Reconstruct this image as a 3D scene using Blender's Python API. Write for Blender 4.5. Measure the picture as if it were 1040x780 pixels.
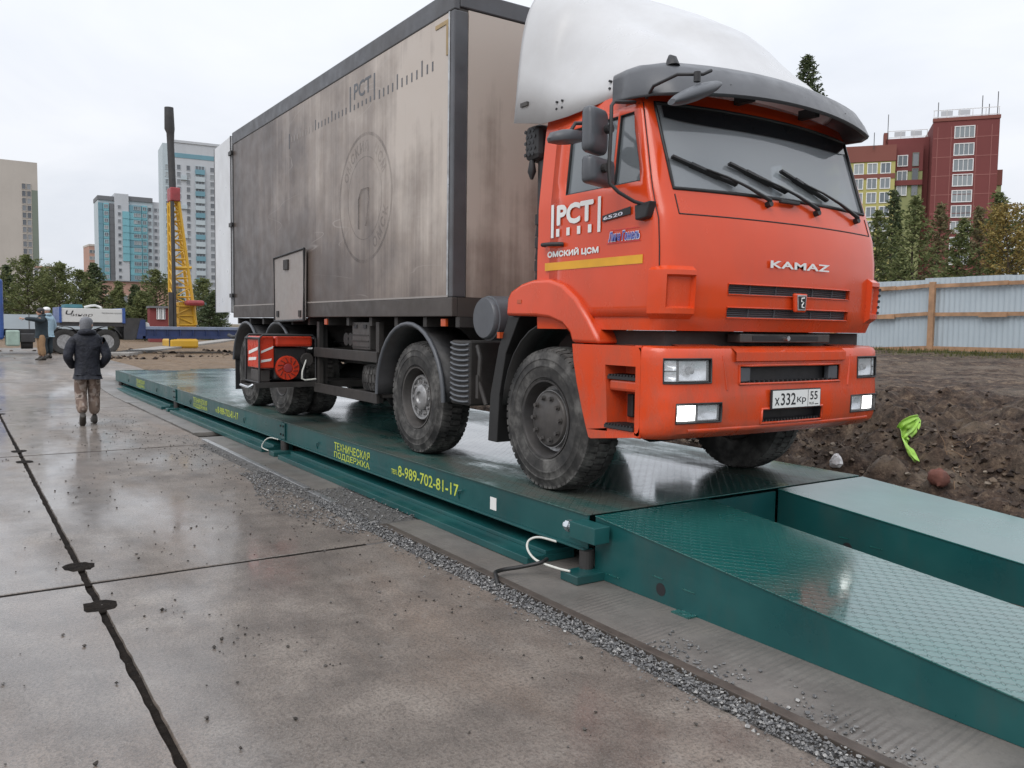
import bpy, bmesh, math, random
from mathutils import Vector, Matrix, noise
rad = math.radians
sc = bpy.context.scene
for o in list(bpy.data.objects): bpy.data.objects.remove(o)
COL = sc.collection
random.seed(7)

# ------------------------------------------------------------------ camera
H = 1.67
CR = Vector((0.55680839, 0.83052346, 0.01397177)); CU = Vector((-0.06434675, 0.0263579, 0.99757945)); CF = Vector((-0.82814487, 0.55635964, -0.06811779))
FPX = 850.0
cam = bpy.data.cameras.new('camera'); co = bpy.data.objects.new('camera', cam); COL.objects.link(co)
cam.sensor_fit = 'HORIZONTAL'; cam.sensor_width = 36; cam.lens = 36 * FPX / 1040
cam.clip_start = .05; cam.clip_end = 4000
co.matrix_world = Matrix(((CR.x, CU.x, -CF.x, 0), (CR.y, CU.y, -CF.y, 0), (CR.z, CU.z, -CF.z, H), (0, 0, 0, 1)))
sc.camera = co
# ------------------------------------------------------------------ world, sun, exposure
SUN_EL, SUN_AZ = rad(48), rad(-62)       # direction the light comes from (angle in the XY plane from +X)
w = bpy.data.worlds.new('World'); sc.world = w; w.use_nodes = True
nt = w.node_tree; nt.nodes.clear()
def wn(t, **k):
    n = nt.nodes.new(t)
    for a, b in k.items(): setattr(n, a, b)
    return n
wo = wn('ShaderNodeOutputWorld'); bg = wn('ShaderNodeBackground'); nt.links.new(bg.outputs[0], wo.inputs[0])
sky = wn('ShaderNodeTexSky'); sky.sky_type = 'NISHITA'; sky.sun_disc = False; sky.sun_elevation = SUN_EL
sky.sun_rotation = rad(90) - SUN_AZ; sky.air_density = 1; sky.dust_density = 4; sky.ozone_density = 1
bw = wn('ShaderNodeRGBToBW'); nt.links.new(sky.outputs[0], bw.inputs[0])
tc = wn('ShaderNodeTexCoord'); sep = wn('ShaderNodeSeparateXYZ'); nt.links.new(tc.outputs['Generated'], sep.inputs[0])
el = wn('ShaderNodeMath', operation='MAXIMUM'); nt.links.new(sep.outputs[2], el.inputs[0]); el.inputs[1].default_value = 0
# overcast dome: brightness rises evenly towards the zenith, soft cloud layers
e1 = wn('ShaderNodeMath', operation='MULTIPLY_ADD'); nt.links.new(el.outputs[0], e1.inputs[0]); e1.inputs[1].default_value = .75; e1.inputs[2].default_value = .93
# cloud layer seen on a plane overhead: direction / (z + k)
za = wn('ShaderNodeMath', operation='ADD'); nt.links.new(el.outputs[0], za.inputs[0]); za.inputs[1].default_value = .22
dv = wn('ShaderNodeVectorMath', operation='DIVIDE'); cz = wn('ShaderNodeCombineXYZ')
for i in range(3): nt.links.new(za.outputs[0], cz.inputs[i])
nt.links.new(tc.outputs['Generated'], dv.inputs[0]); nt.links.new(cz.outputs[0], dv.inputs[1])
n1 = wn('ShaderNodeTexNoise'); n1.inputs['Scale'].default_value = 1.1; n1.inputs['Detail'].default_value = 6; n1.inputs['Roughness'].default_value = .52; n1.inputs['Distortion'].default_value = .4
nt.links.new(dv.outputs[0], n1.inputs['Vector'])
cr = wn('ShaderNodeValToRGB'); cr.color_ramp.elements[0].position = .32; cr.color_ramp.elements[0].color = (.615, .655, .725, 1)
cr.color_ramp.elements[1].position = .66; cr.color_ramp.elements[1].color = (.765, .79, .84, 1)
nt.links.new(n1.outputs[0], cr.inputs[0])
ml = wn('ShaderNodeVectorMath', operation='SCALE'); nt.links.new(cr.outputs[0], ml.inputs[0]); nt.links.new(e1.outputs[0], ml.inputs['Scale'])
# a little of the clear sky's brightness above the cloud comes through
nb = wn('ShaderNodeMath', operation='MULTIPLY'); nt.links.new(bw.outputs[0], nb.inputs[0]); nb.inputs[1].default_value = .012
ad = wn('ShaderNodeVectorMath', operation='ADD'); nt.links.new(ml.outputs[0], ad.inputs[0]); cb = wn('ShaderNodeCombineXYZ')
for i in range(3): nt.links.new(nb.outputs[0], cb.inputs[i])
nt.links.new(cb.outputs[0], ad.inputs[1])
nt.links.new(ad.outputs[0], bg.inputs[0]); bg.inputs[1].default_value = 1.0
sl = bpy.data.lights.new('sun', 'SUN'); sl.energy = 1.25; sl.angle = rad(40); sl.color = (1, .965, .92)
so = bpy.data.objects.new('sun', sl); COL.objects.link(so)
sd = Vector((math.cos(SUN_AZ) * math.cos(SUN_EL), math.sin(SUN_AZ) * math.cos(SUN_EL), math.sin(SUN_EL)))
so.rotation_euler = (-sd).to_track_quat('-Z', 'Y').to_euler(); so.location = (0, -10, 30)
sc.view_settings.view_transform = 'Standard'; sc.view_settings.look = 'None'; sc.view_settings.exposure = 0.12; sc.view_settings.gamma = 1
sc.view_settings.use_curve_mapping = False
sc.render.engine = 'CYCLES'; sc.render.resolution_x = 1024; sc.render.resolution_y = 768
sc.cycles.max_bounces = 6; sc.cycles.transparent_max_bounces = 12

# ------------------------------------------------------------------ pixel -> place helpers (distance always from a plane or a stated depth)
def ray(x, y):
    return CR * ((x - 520) / FPX) + CU * (-(y - 390) / FPX) + CF
def PZ(x, y, z=0):
    d = ray(x, y); return d * ((z - H) / d.z) + Vector((0, 0, H))
def PY(x, y, Y):
    d = ray(x, y); return d * (Y / d.y) + Vector((0, 0, H))
def PX(x, y, X):
    d = ray(x, y); return d * (X / d.x) + Vector((0, 0, H))
def PD(x, y, dist):      # at a horizontal distance
    d = ray(x, y); k = dist / math.hypot(d.x, d.y); return d * k + Vector((0, 0, H))

# ------------------------------------------------------------------ materials
def lin(r, g, b):
    f = lambda c: (c / 255 / 12.92) if c / 255 <= .04045 else ((c / 255 + .055) / 1.055) ** 2.4
    return (f(r), f(g), f(b), 1)
MATS = {}
class NT:
    def __init__(s, name):
        s.m = bpy.data.materials.new(name); s.m.use_nodes = True; s.t = s.m.node_tree; s.b = s.t.nodes['Principled BSDF']; MATS[name] = s.m
        s.c = s.n('ShaderNodeTexCoord')
    def n(s, t, **k):
        x = s.t.nodes.new(t)
        for a, b in k.items(): setattr(x, a, b)
        return x
    def l(s, a, b): s.t.links.new(a, b)
    def noise(s, scale, detail=4, rough=.55, vec=None, stretch=None, dist=0):
        x = s.n('ShaderNodeTexNoise'); x.inputs['Scale'].default_value = scale; x.inputs['Detail'].default_value = detail; x.inputs['Roughness'].default_value = rough; x.inputs['Distortion'].default_value = dist
        v = vec or s.c.outputs['Object']
        if stretch:
            mp = s.n('ShaderNodeMapping'); mp.inputs['Scale'].default_value = stretch; s.l(v, mp.inputs[0]); v = mp.outputs[0]
        s.l(v, x.inputs['Vector']); return x.outputs[0]
    def ramp(s, fac, *stops):
        x = s.n('ShaderNodeValToRGB'); e = x.color_ramp.elements
        while len(e) < len(stops): e.new(.5)
        for i, (p, c) in enumerate(stops):
            e[i].position = p; e[i].color = c if len(c) == 4 else (*c, 1)
        s.l(fac, x.inputs[0]); return x.outputs[0]
    def mix(s, fac, a, b, mode='MIX'):
        x = s.n('ShaderNodeMix', data_type='RGBA', blend_type=mode)
        for v, i in ((fac, 0), (a, 6), (b, 7)):
            if hasattr(v, 'links'): s.l(v, x.inputs[i])
            elif i == 0: x.inputs[0].default_value = v
            else: x.inputs[i].default_value = v if len(v) == 4 else (*v, 1)
        return x.outputs[2]
    def math(s, op, a, b=0, c=0):
        x = s.n('ShaderNodeMath', operation=op)
        for i, v in enumerate((a, b, c)):
            if hasattr(v, 'links'): s.l(v, x.inputs[i])
            else: x.inputs[i].default_value = v
        return x.outputs[0]
    def maprange(s, v, a, b, c, d):
        x = s.n('ShaderNodeMapRange'); s.l(v, x.inputs[0])
        for i, q in enumerate((a, b, c, d)): x.inputs[i + 1].default_value = q
        return x.outputs[0]
    def set(s, **k):
        for a, v in k.items():
            i = s.b.inputs[{'col': 'Base Color', 'rough': 'Roughness', 'metal': 'Metallic', 'spec': 'Specular IOR Level', 'coat': 'Coat Weight', 'trans': 'Transmission Weight', 'emit': 'Emission Color', 'es': 'Emission Strength', 'ior': 'IOR', 'alpha': 'Alpha', 'sub': 'Subsurface Weight', 'coatr': 'Coat Roughness', 'sheen': 'Sheen Weight'}[a]]
            if hasattr(v, 'links'): s.l(v, i)
            else: i.default_value = v
        return s
    def bump(s, h, strength=.3, dist=.01):
        x = s.n('ShaderNodeBump'); x.inputs['Strength'].default_value = strength; x.inputs['Distance'].default_value = dist
        prev = s.b.inputs['Normal'].links
        if prev: s.l(prev[0].from_socket, x.inputs['Normal'])
        s.l(h, x.inputs['Height']); s.l(x.outputs[0], s.b.inputs['Normal']); return s
def mat(name, col, rough=.5, metal=0, var=.2, vs=3, bump=0, bs=30, bd=.005, spec=.5, coat=0, dirt=0, dcol=(.1, .085, .07, 1), ds=2, rvar=.12, es=0):
    if name in MATS: return MATS[name]
    m = NT(name)
    n = m.noise(vs, 6)
    lo = tuple(max(0, c * (1 - var)) for c in col[:3]) + (1,); hi = tuple(min(1, c * (1 + var)) for c in col[:3]) + (1,)
    c = m.ramp(n, (.3, lo), (.7, hi))
    r = m.maprange(m.noise(vs * 2.7, 5), .25, .75, max(.02, rough - rvar), min(1, rough + rvar))
    if dirt:
        d = m.maprange(m.noise(ds, 8, .65), .5 - .25 * dirt, .85, 0, min(1, dirt * 1.2))
        c = m.mix(d, c, dcol); r = m.mix(d, r, (.75, .75, .75, 1))
    m.set(col=c, rough=r, metal=metal, spec=spec, coat=coat)
    if es: m.set(emit=col, es=es)
    if bump: m.bump(m.noise(bs, 6), bump, bd)
    return m.m

MUD = (.075, .06, .048, 1)
def orange():
    m = NT('orange_paint'); ob = m.c.outputs['Object']; s = m.n('ShaderNodeSeparateXYZ'); m.l(ob, s.inputs[0])
    c = m.ramp(m.noise(1.3, 5), (.3, (.64, .056, .009)), (.7, (.70, .068, .013)))
    grime = m.math('MULTIPLY', m.maprange(s.outputs[2], .5, 1.7, .75, .10), m.maprange(m.noise(3.2, 9, .7, stretch=(1, 1, .45)), .42, .72, 0, 1))     # road film, heavier low on the cab
    c = m.mix(grime, c, (.17, .085, .055, 1))
    spk = m.math('MULTIPLY', m.maprange(m.noise(75, 3, .6), .66, .72, 0, .7), m.maprange(s.outputs[2], .4, 1.5, 1, .08)); c = m.mix(spk, c, (.10, .07, .055, 1))
    m.set(col=c, rough=m.mix(grime, m.maprange(m.noise(5, 5), .3, .7, .16, .27), (.65, .65, .65, 1)), coat=.25, coatr=.06); m.bump(m.noise(1.6, 2), .04, .05)
orange()
mat('black_plastic', (.022, .022, .024, 1), .5, 0, .25, 6, bump=.1, bs=300, dirt=.3, dcol=MUD)
mat('grey_plastic', (.085, .09, .1, 1), .42, 0, .12, 4, bump=.06, bs=400)
mat('visor_grey', (.082, .085, .093, 1), .36, 0, .1, 3, bump=.05, bs=300, dirt=.15, dcol=(.16, .15, .14, 1))
mat('chassis', (.028, .026, .025, 1), .6, 0, .3, 5, bump=.2, bs=50, dirt=.55, dcol=(.06, .05, .042, 1))
mat('dark_frame', (.1, .102, .11, 1), .42, .3, .15, 3, dirt=.4, dcol=(.085, .072, .062, 1))
mat('sill_brown', (.075, .064, .058, 1), .45, .2, .2, 3, dirt=.5, dcol=(.06, .05, .043, 1))
mat('steel', (.5, .5, .5, 1), .35, .9, .2, 12, dirt=.4, dcol=(.12, .1, .085, 1), ds=9)
mat('rust_steel', (.085, .07, .06, 1), .5, .3, .3, 9, dirt=.5, dcol=(.14, .115, .095, 1), ds=8)
mat('zinc_bolt', (.62, .64, .66, 1), .3, .9, .1, 8)
mat('grille_grey', (.05, .05, .052, 1), .5, 0, .2, 9)
mat('trailer_navy', (.018, .035, .11, 1), .4, 0, .2, 3, dirt=.3)
mat('hub_dark', (.09, .085, .082, 1), .45, .4, .2, 9, dirt=.5, dcol=MUD, ds=6, bump=.1, bs=60)
mat('hub_steel', (.42, .42, .42, 1), .38, .75, .25, 14, dirt=.55, dcol=(.1, .085, .075, 1), ds=11)
mat('rim_dark', (.05, .048, .048, 1), .5, .3, .25, 8, dirt=.5, dcol=MUD, ds=5)
mat('white_print', (.78, .78, .76, 1), .4, 0, .05, 5, dirt=.15, dcol=(.5, .3, .2, 1), ds=5)
mat('yellow_print', (.72, .36, .02, 1), .4, 0, .1, 5, dirt=.2, dcol=(.3, .16, .05, 1))
mat('deck_yellow', (.55, .62, .07, 1), .5, 0, .2, 14, dirt=.42, dcol=(.02, .12, .11, 1), ds=24)
mat('black_print', (.02, .02, .022, 1), .5)
mat('blue_print', (.06, .1, .42, 1), .4); mat('red_print', (.6, .03, .05, 1), .4); mat('pale_print', (.7, .7, .78, 1), .4)
mat('door_white', (.62, .63, .645, 1), .35, 0, .06, 1.5, dirt=.25, dcol=(.4, .38, .36, 1))
mat('fairing_white', (.56, .56, .565, 1), .32, 0, .05, 1.2, coat=.15, dirt=.35, dcol=(.33, .31, .29, 1), ds=1.5)
mat('hatch_grey', (.34, .31, .29, 1), .45, .1, .2, 4, dirt=.6, dcol=(.13, .11, .095, 1), ds=4)
mat('gen_red', (.62, .05, .02, 1), .3, 0, .1, 5, coat=.3, dirt=.15, dcol=MUD)
mat('lens_amber', (.5, .08, .02, 1), .2); mat('lens_red', (.45, .01, .01, 1), .2)
mat('seat_fabric', (.07, .07, .075, 1), .9, 0, .2, 9); mat('interior', (.2, .2, .2, 1), .8, 0, .1, 3)
mat('mirror_face', (.6, .62, .65, 1), .03, 1, .02)
mat('wood', (.36, .21, .12, 1), .7, 0, .3, 4, bump=.2, bs=60)
mat('rubber_hose', (.015, .015, .015, 1), .45)
mat('white_cable', (.6, .6, .55, 1), .5)
mat('lime_cloth', (.32, .56, .08, 1), .55, 0, .15, 12, bump=.3, bs=40, dirt=.12, dcol=MUD, ds=14)
mat('white_scrap', (.7, .7, .7, 1), .5, 0, .1, 12)
mat('red_stone', (.15, .06, .045, 1), .85, 0, .35, 9, bump=.6, bs=22, bd=.02)
mat('root_wood', (.2, .13, .08, 1), .85, 0, .4, 9, bump=.5, bs=30)
mat('pocket_mud', (.013, .010, .008, 1), .9, 0, .5, 14, bump=.9, bs=30, bd=.02, spec=.12)
mat('trailer_white', (.62, .62, .6, 1), .4, 0, .1, 2, dirt=.3)
mat('trailer_blue', (.035, .085, .28, 1), .35, 0, .15, 3, dirt=.25)
mat('trailer_dark', (.03, .03, .032, 1), .6, 0, .3, 3, dirt=.4)
mat('deck_steel_blue', (.2, .24, .33, 1), .3, .1, .15, 3, dirt=.25)
mat('tank_green', (.32, .42, .36, 1), .4); mat('rig_yellow', (.62, .36, .03, 1), .4, 0, .12, 2, dirt=.3); mat('rig_red', (.3, .045, .05, 1), .45, dirt=.2)
mat('rig_dark', (.04, .04, .042, 1), .55, dirt=.3)
mat('navy_cloth', (.011, .013, .022, 1), .7, 0, .4, 8, bump=.9, bs=9, bd=.04)
mat('grey_knit', (.17, .175, .19, 1), .9, 0, .2, 40, bump=.4, bs=90); mat('skin', (.48, .28, .2, 1), .55, 0, .05); mat('boot', (.035, .03, .025, 1), .6, dirt=.4, dcol=MUD)
mat('dark_teal_cloth', (.018, .03, .038, 1), .8, 0, .3, 8, bump=.3, bs=14); mat('tan_cloth', (.26, .16, .085, 1), .85, 0, .2, 6, bump=.3, bs=12)
mat('pale_blue_cloth', (.3, .42, .5, 1), .8, 0, .1, 6); mat('helmet_white', (.75, .75, .74, 1), .3); mat('teal_cloth', (.06, .17, .2, 1), .8)
def camo():
    m = NT('camo_cloth'); n = m.noise(7, 2, .4); n2 = m.noise(11, 2, .4, stretch=(1, 1.3, .8))
    c = m.ramp(n, (.42, (.24, .18, .145)), (.47, (.15, .105, .085)), (.58, (.28, .225, .19)), (.64, (.08, .06, .05)))
    for nd in m.t.nodes:
        if nd.type == 'VALTORGB': nd.color_ramp.interpolation = 'CONSTANT'
    m.set(col=m.mix(m.maprange(n2, .55, .6, 0, .8), c, (.33, .28, .25, 1)), rough=.9); m.bump(m.noise(14, 4), .5, .02)
camo()
def deck_mat():
    m = NT('deck_green'); ob = m.c.outputs['Object']
    col = m.ramp(m.noise(1.3, 6), (.3, (.008, .085, .08)), (.7, (.014, .125, .112)))
    dirt = m.maprange(m.noise(1.1, 9, .7, stretch=(.35, 1.2, 1)), .5, .8, 0, .7)
    s0 = m.n('ShaderNodeSeparateXYZ'); m.l(ob, s0.inputs[0])
    def band(y): return m.maprange(m.math('ABSOLUTE', m.math('SUBTRACT', s0.outputs[1], y)), .28, .5, 1, 0)
    trk = m.math('MULTIPLY', m.math('MULTIPLY', m.maprange(s0.outputs[0], -3.5, 1.5, .12, 1), m.math('MAXIMUM', band(-1.2), band(1.0))), m.maprange(m.noise(2.4, 9, .7, stretch=(.5, 1.4, 1)), .33, .58, .1, .85))
    col = m.mix(m.math('MULTIPLY', dirt, .6), col, (.075, .062, .05, 1)); col = m.mix(trk, col, (.07, .062, .05, 1))
    col = m.mix(m.maprange(m.noise(55, 4, .7), .68, .76, 0, .5), col, (.12, .13, .12, 1))
    m.set(col=col, rough=m.math('ADD', m.maprange(m.noise(1.1, 6), .35, .7, .09, .3), m.math('MULTIPLY', trk, .42)), coat=m.maprange(trk, .0, .6, .8, .0), coatr=m.maprange(m.noise(.9, 5), .35, .68, .06, .28), spec=.6)
    # lozenge tread: two crossed sets of short bars
    def lug(angle, off):
        mp = m.n('ShaderNodeMapping'); mp.inputs['Rotation'].default_value = (0, 0, angle); mp.inputs['Location'].default_value = off; m.l(ob, mp.inputs[0])
        s = m.n('ShaderNodeSeparateXYZ'); m.l(mp.outputs[0], s.inputs[0]); P = .06
        fx = m.math('PINGPONG', s.outputs[0], P / 2); fy = m.math('PINGPONG', s.outputs[1], P / 2)
        a = m.math('DIVIDE', fx, .020); b = m.math('DIVIDE', fy, .008)
        r = m.math('SQRT', m.math('ADD', m.math('MULTIPLY', a, a), m.math('MULTIPLY', b, b)))
        return m.maprange(r, .6, 1.1, 1, 0)
    h = m.math('MAXIMUM', lug(rad(45), (0, 0, 0)), lug(rad(-45), (.03, 0.0, 0)))
    m.bump(m.noise(2.2, 3), .10, .05); m.bump(h, 1.0, .006)
deck_mat()
def side_mat():
    m = NT('side_green')
    col = m.ramp(m.noise(1.5, 6), (.3, (.006, .062, .064)), (.7, (.010, .088, .086)))
    d = m.maprange(m.noise(1.6, 9, .7, stretch=(1.5, 1, .6)), .5, .85, 0, .55)
    m.set(col=m.mix(d, col, (.05, .055, .05, 1)), rough=m.maprange(m.noise(3, 5), .3, .7, .25, .5), coat=.15); m.bump(m.noise(9, 3), .08, .02)
side_mat()
def ramp_mat():
    m = NT('ramp_green')       # plain painted plate of the far ramp track
    col = m.ramp(m.noise(1.3, 6), (.3, (.010, .10, .095)), (.7, (.016, .14, .13)))
    m.set(col=col, rough=m.maprange(m.noise(1.2, 6), .3, .75, .22, .36), coat=.8, coatr=.2); m.bump(m.noise(2.2, 3), .06, .05)
ramp_mat()
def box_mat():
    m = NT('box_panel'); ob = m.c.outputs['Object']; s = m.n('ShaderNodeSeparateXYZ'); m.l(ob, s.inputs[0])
    # brown tone, darker low down and towards the tail; vertical dirt streaks run through it
    tone = m.math('ADD', m.maprange(s.outputs[0], -4.6, 2.6, .80, -.06), m.maprange(s.outputs[2], 1.3, 3.0, .46, .0))
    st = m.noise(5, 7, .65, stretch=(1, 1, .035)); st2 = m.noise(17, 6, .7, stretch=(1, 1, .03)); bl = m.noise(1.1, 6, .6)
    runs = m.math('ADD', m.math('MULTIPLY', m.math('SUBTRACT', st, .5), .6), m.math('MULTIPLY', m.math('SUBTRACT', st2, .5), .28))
    f = m.math('ADD', m.math('ADD', tone, runs), m.math('MULTIPLY', m.math('SUBTRACT', bl, .5), .95))
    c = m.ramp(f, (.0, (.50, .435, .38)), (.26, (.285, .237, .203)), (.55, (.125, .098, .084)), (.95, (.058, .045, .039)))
    # a few long scratches along the side
    sc_ = m.noise(1.6, 2, .4, stretch=(.25, 1, 1.4)); line = m.math('ABSOLUTE', m.math('SUBTRACT', sc_, .5)); mask = m.maprange(m.noise(.9, 2), .5, .62, 0, .5)
    c = m.mix(m.math('MULTIPLY', m.maprange(line, 0, .0035, 1, 0), mask), c, (.42, .38, .35, 1))
    m.set(col=c, rough=m.maprange(m.noise(4, 5), .3, .7, .3, .48), spec=.45); m.bump(m.noise(.8, 2), .05, .08)
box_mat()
def concrete():
    m = NT('wet_concrete'); g = m.n('ShaderNodeNewGeometry'); P = g.outputs['Position']
    big = m.noise(.55, 6, .6, P); med = m.noise(2.6, 9, .68, P); fine = m.noise(60, 5, .7, P)
    c = m.ramp(med, (.34, (.095, .076, .062)), (.5, (.20, .166, .139)), (.66, (.325, .278, .235)))
    c = m.mix(m.maprange(big, .36, .66, .0, .6), c, (.17, .145, .125, 1))
    c = m.mix(m.maprange(m.noise(.9, 5, .6, P, stretch=(.35, 1.3, 1)), .52, .72, 0, .65), c, (.25, .175, .125, 1))
    c = m.mix(m.maprange(fine, .46, .62, 0, .65), c, (.055, .045, .037, 1))
    c = m.mix(m.maprange(m.noise(150, 3, .6, P), .54, .68, 0, .5), c, (.33, .31, .29, 1))
    c = m.mix(m.maprange(m.noise(7, 6, .7, P), .6, .75, 0, .5), c, (.075, .066, .058, 1))
    c = m.mix(m.maprange(m.noise(26, 6, .7, P, stretch=(1.6, .3, 1)), .52, .74, 0, .4), c, (.07, .058, .048, 1)); c = m.mix(m.maprange(m.noise(3.4, 7, .7, P), .58, .70, 0, .45), c, (.26, .235, .21, 1))
    oi = m.n('ShaderNodeObjectInfo'); c = m.mix(m.maprange(oi.outputs['Random'], 0, 1, 0, .22), c, (.10, .09, .08, 1))
    sx = m.n('ShaderNodeSeparateXYZ'); m.l(P, sx.inputs[0])
    wet = m.math('ADD', m.maprange(m.noise(.8, 5, .55, P, stretch=(.5, 1.2, 1)), .34, .66, .0, 1), m.maprange(sx.outputs[1], .2, 2.8, .4, -.25))
    r = m.maprange(wet, .0, .9, .5, .10)
    m.set(col=c, rough=m.maprange(wet, 0, .9, .6, .3), spec=.5, coat=m.maprange(wet, .25, 1.0, .0, .85), coatr=m.maprange(m.noise(5, 6, .6, P), .35, .65, .06, .2))
    m.bump(m.noise(9, 9, .72, P), .55, .02); m.bump(fine, .8, .007)
concrete()
def ribbed():
    m = NT('ribbed_concrete'); g = m.n('ShaderNodeNewGeometry'); P = g.outputs['Position']
    med = m.noise(2.6, 9, .68, P); fine = m.noise(60, 5, .7, P)
    c = m.ramp(med, (.28, (.10, .092, .084)), (.5, (.155, .142, .13)), (.72, (.215, .2, .182)))
    c = m.mix(m.maprange(m.noise(1.3, 5, .6, P), .5, .7, 0, .55), c, (.12, .098, .08, 1)); c = m.mix(m.maprange(fine, .5, .8, 0, .4), c, (.06, .054, .048, 1))
    m.set(col=c, rough=m.maprange(m.noise(1.1, 5, .55, P), .35, .7, .6, .32))
    s = m.n('ShaderNodeSeparateXYZ'); m.l(P, s.inputs[0])
    wv = m.math('SINE', m.math('MULTIPLY', m.math('ADD', s.outputs[0], m.math('MULTIPLY', s.outputs[1], .12)), 2 * math.pi / .042)); m.bump(m.math('MULTIPLY', wv, m.maprange(m.noise(3, 5, .6, P), .44, .62, .0, 1)), .6, .005); m.bump(fine, .4, .004); m.bump(m.noise(14, 8, .7, P), .2, .012)
ribbed()
def soil():
    m = NT('soil'); g = m.n('ShaderNodeNewGeometry'); P = g.outputs['Position']
    a = m.noise(1.1, 9, .65, P); b = m.noise(6, 9, .72, P); f = m.noise(34, 6, .75, P); big = m.noise(.13, 4, .5, P)
    c = m.ramp(b, (.36, (.016, .010, .008)), (.47, (.052, .033, .024)), (.56, (.105, .07, .049)), (.66, (.225, .165, .113)))
    c = m.mix(m.maprange(a, .5, .7, 0, .62), c, (.16, .122, .082, 1))
    s = m.n('ShaderNodeSeparateXYZ'); m.l(P, s.inputs[0])
    c = m.mix(m.math('MULTIPLY', m.maprange(s.outputs[0], -24, -20, 1, 0), m.maprange(b, .35, .6, .4, .95)), c, (.235, .165, .105, 1))     # drier sandy ground beyond the weighbridge
    c = m.mix(m.math('MULTIPLY', m.maprange(s.outputs[1], 19.3, 21, 0, .8), m.maprange(m.noise(2.2, 6, .6, P), .4, .6, 0, 1)), c, (.075, .078, .03, 1))   # thin weeds along the fence
    c = m.mix(m.maprange(m.noise(1.3, 7, .65, P, stretch=(.12, 1.3, 1)), .52, .66, 0, .55), c, (.17, .13, .095, 1))
    c = m.mix(m.maprange(f, .56, .68, 0, .6), c, (.25, .195, .14, 1)); c = m.mix(m.maprange(f, .46, .34, 0, .8), c, (.014, .010, .008, 1))
    m.set(col=c, rough=m.maprange(a, .3, .7, .95, .6), spec=.3); m.bump(b, .9, .06); m.bump(f, .9, .02)
soil()
def rnd_mat(name, stops, rough=.7, bs=60, trans=0):
    m = NT(name); g = m.n('ShaderNodeNewGeometry'); c = m.ramp(g.outputs['Random Per Island'], *stops)
    c = m.mix(m.maprange(m.noise(bs, 4), .35, .75, 0, .4), c, tuple(q * .55 for q in stops[0][1]) + (1,)); m.set(col=c, rough=rough, spec=.35); return m
rnd_mat('gravel_stone', [(0, (.065, .065, .067)), (.4, (.13, .13, .132)), (.8, (.215, .21, .205)), (1, (.42, .41, .39))], .5, 90)
rnd_mat('clod', [(0, (.022, .015, .012)), (.5, (.065, .046, .035)), (.9, (.15, .11, .078)), (1, (.3, .26, .21))], .85, 40)
rnd_mat('crumb', [(0, (.03, .026, .022)), (.6, (.075, .066, .058)), (1, (.2, .19, .18))], .8, 40)
def leafy(name, stops, rough=.75):
    m = rnd_mat(name, stops, rough, 2.5); m.set(sub=0)
    # thin leaves let some light through
    tr = m.n('ShaderNodeBsdfTranslucent'); mx = m.n('ShaderNodeMixShader'); mx.inputs[0].default_value = .35
    src = m.b.inputs['Base Color'].links[0].from_socket; m.l(src, tr.inputs[0]); out = m.t.nodes['Material Output']
    m.l(m.b.outputs[0], mx.inputs[1]); m.l(tr.outputs[0], mx.inputs[2]); m.l(mx.outputs[0], out.inputs[0])
leafy('pine_needles', [(0, (.085, .11, .04)), (.6, (.17, .195, .075)), (1, (.29, .3, .13))])
leafy('spruce_needles', [(0, (.055, .08, .04)), (.6, (.10, .13, .06)), (1, (.17, .19, .09))])
leafy('autumn_leaves', [(0, (.14, .1, .03)), (.5, (.3, .21, .06)), (1, (.42, .33, .12))])
leafy('brown_needles', [(0, (.10, .095, .045)), (.6, (.2, .17, .085)), (1, (.3, .25, .14))])
leafy('grass_blade', [(0, (.06, .07, .02)), (.6, (.11, .12, .035)), (1, (.2, .17, .07))])
mat('grit', (.11, .104, .098, 1), .7, 0, .6, 160, bump=.9, bs=170, bd=.012)
mat('old_yellow', (.36, .25, .11, 1), .5, 0, .2, 6, dirt=.5, dcol=(.3, .26, .22, 1), ds=9)
mat('path_concrete', (.3, .285, .265, 1), .7, 0, .25, 1.2, bump=.3, bs=20, dirt=.3, dcol=(.2, .15, .1, 1))
mat('bark', (.075, .055, .042, 1), .9, 0, .35, 9, bump=.5, bs=20)
def tyre_mat():
    m = NT('tyre_rubber'); c = m.ramp(m.noise(4.5, 8, .65), (.36, (.02, .02, .02)), (.5, (.05, .048, .046)), (.66, (.145, .14, .132)))
    m.set(col=c, rough=.78, spec=.3); m.bump(m.noise(120, 4), .2, .003)
tyre_mat()
mat('tread_rubber', (.03, .029, .028, 1), .75, 0, .35, 10, dirt=.4, dcol=(.085, .078, .07, 1), ds=14)
def glass(name, tint, transp, rough=.03):
    m = NT(name); tr = m.n('ShaderNodeBsdfTransparent'); tr.inputs[0].default_value = (.62, .66, .68, 1) if 'lens' not in name else (.95, .96, .97, 1); mx = m.n('ShaderNodeMixShader')
    m.set(col=tint, rough=m.maprange(m.noise(2, 4), .3, .7, rough, rough + .05), spec=.9, ior=1.7)
    mx.inputs[0].default_value = transp; m.l(m.b.outputs[0], mx.inputs[1]); m.l(tr.outputs[0], mx.inputs[2]); m.l(mx.outputs[0], m.t.nodes['Material Output'].inputs[0])
glass('windshield_glass', (.33, .36, .38, 1), .36); glass('door_glass', (.25, .28, .30, 1), .36); glass('tint_glass', (.012, .013, .015, 1), .12)
glass('lens_clear', (.75, .76, .77, 1), .72)
mat('pane', (.09, .11, .13, 1), .08, 0, .3, .3, spec=.8, rvar=.05); mat('reflector', (.85, .86, .88, 1), .3, .45, .05)
m_ = NT('lamp_lit'); m_.set(col=(.9, .9, .9, 1), emit=(1, .98, .93, 1), es=4.5)
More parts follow.
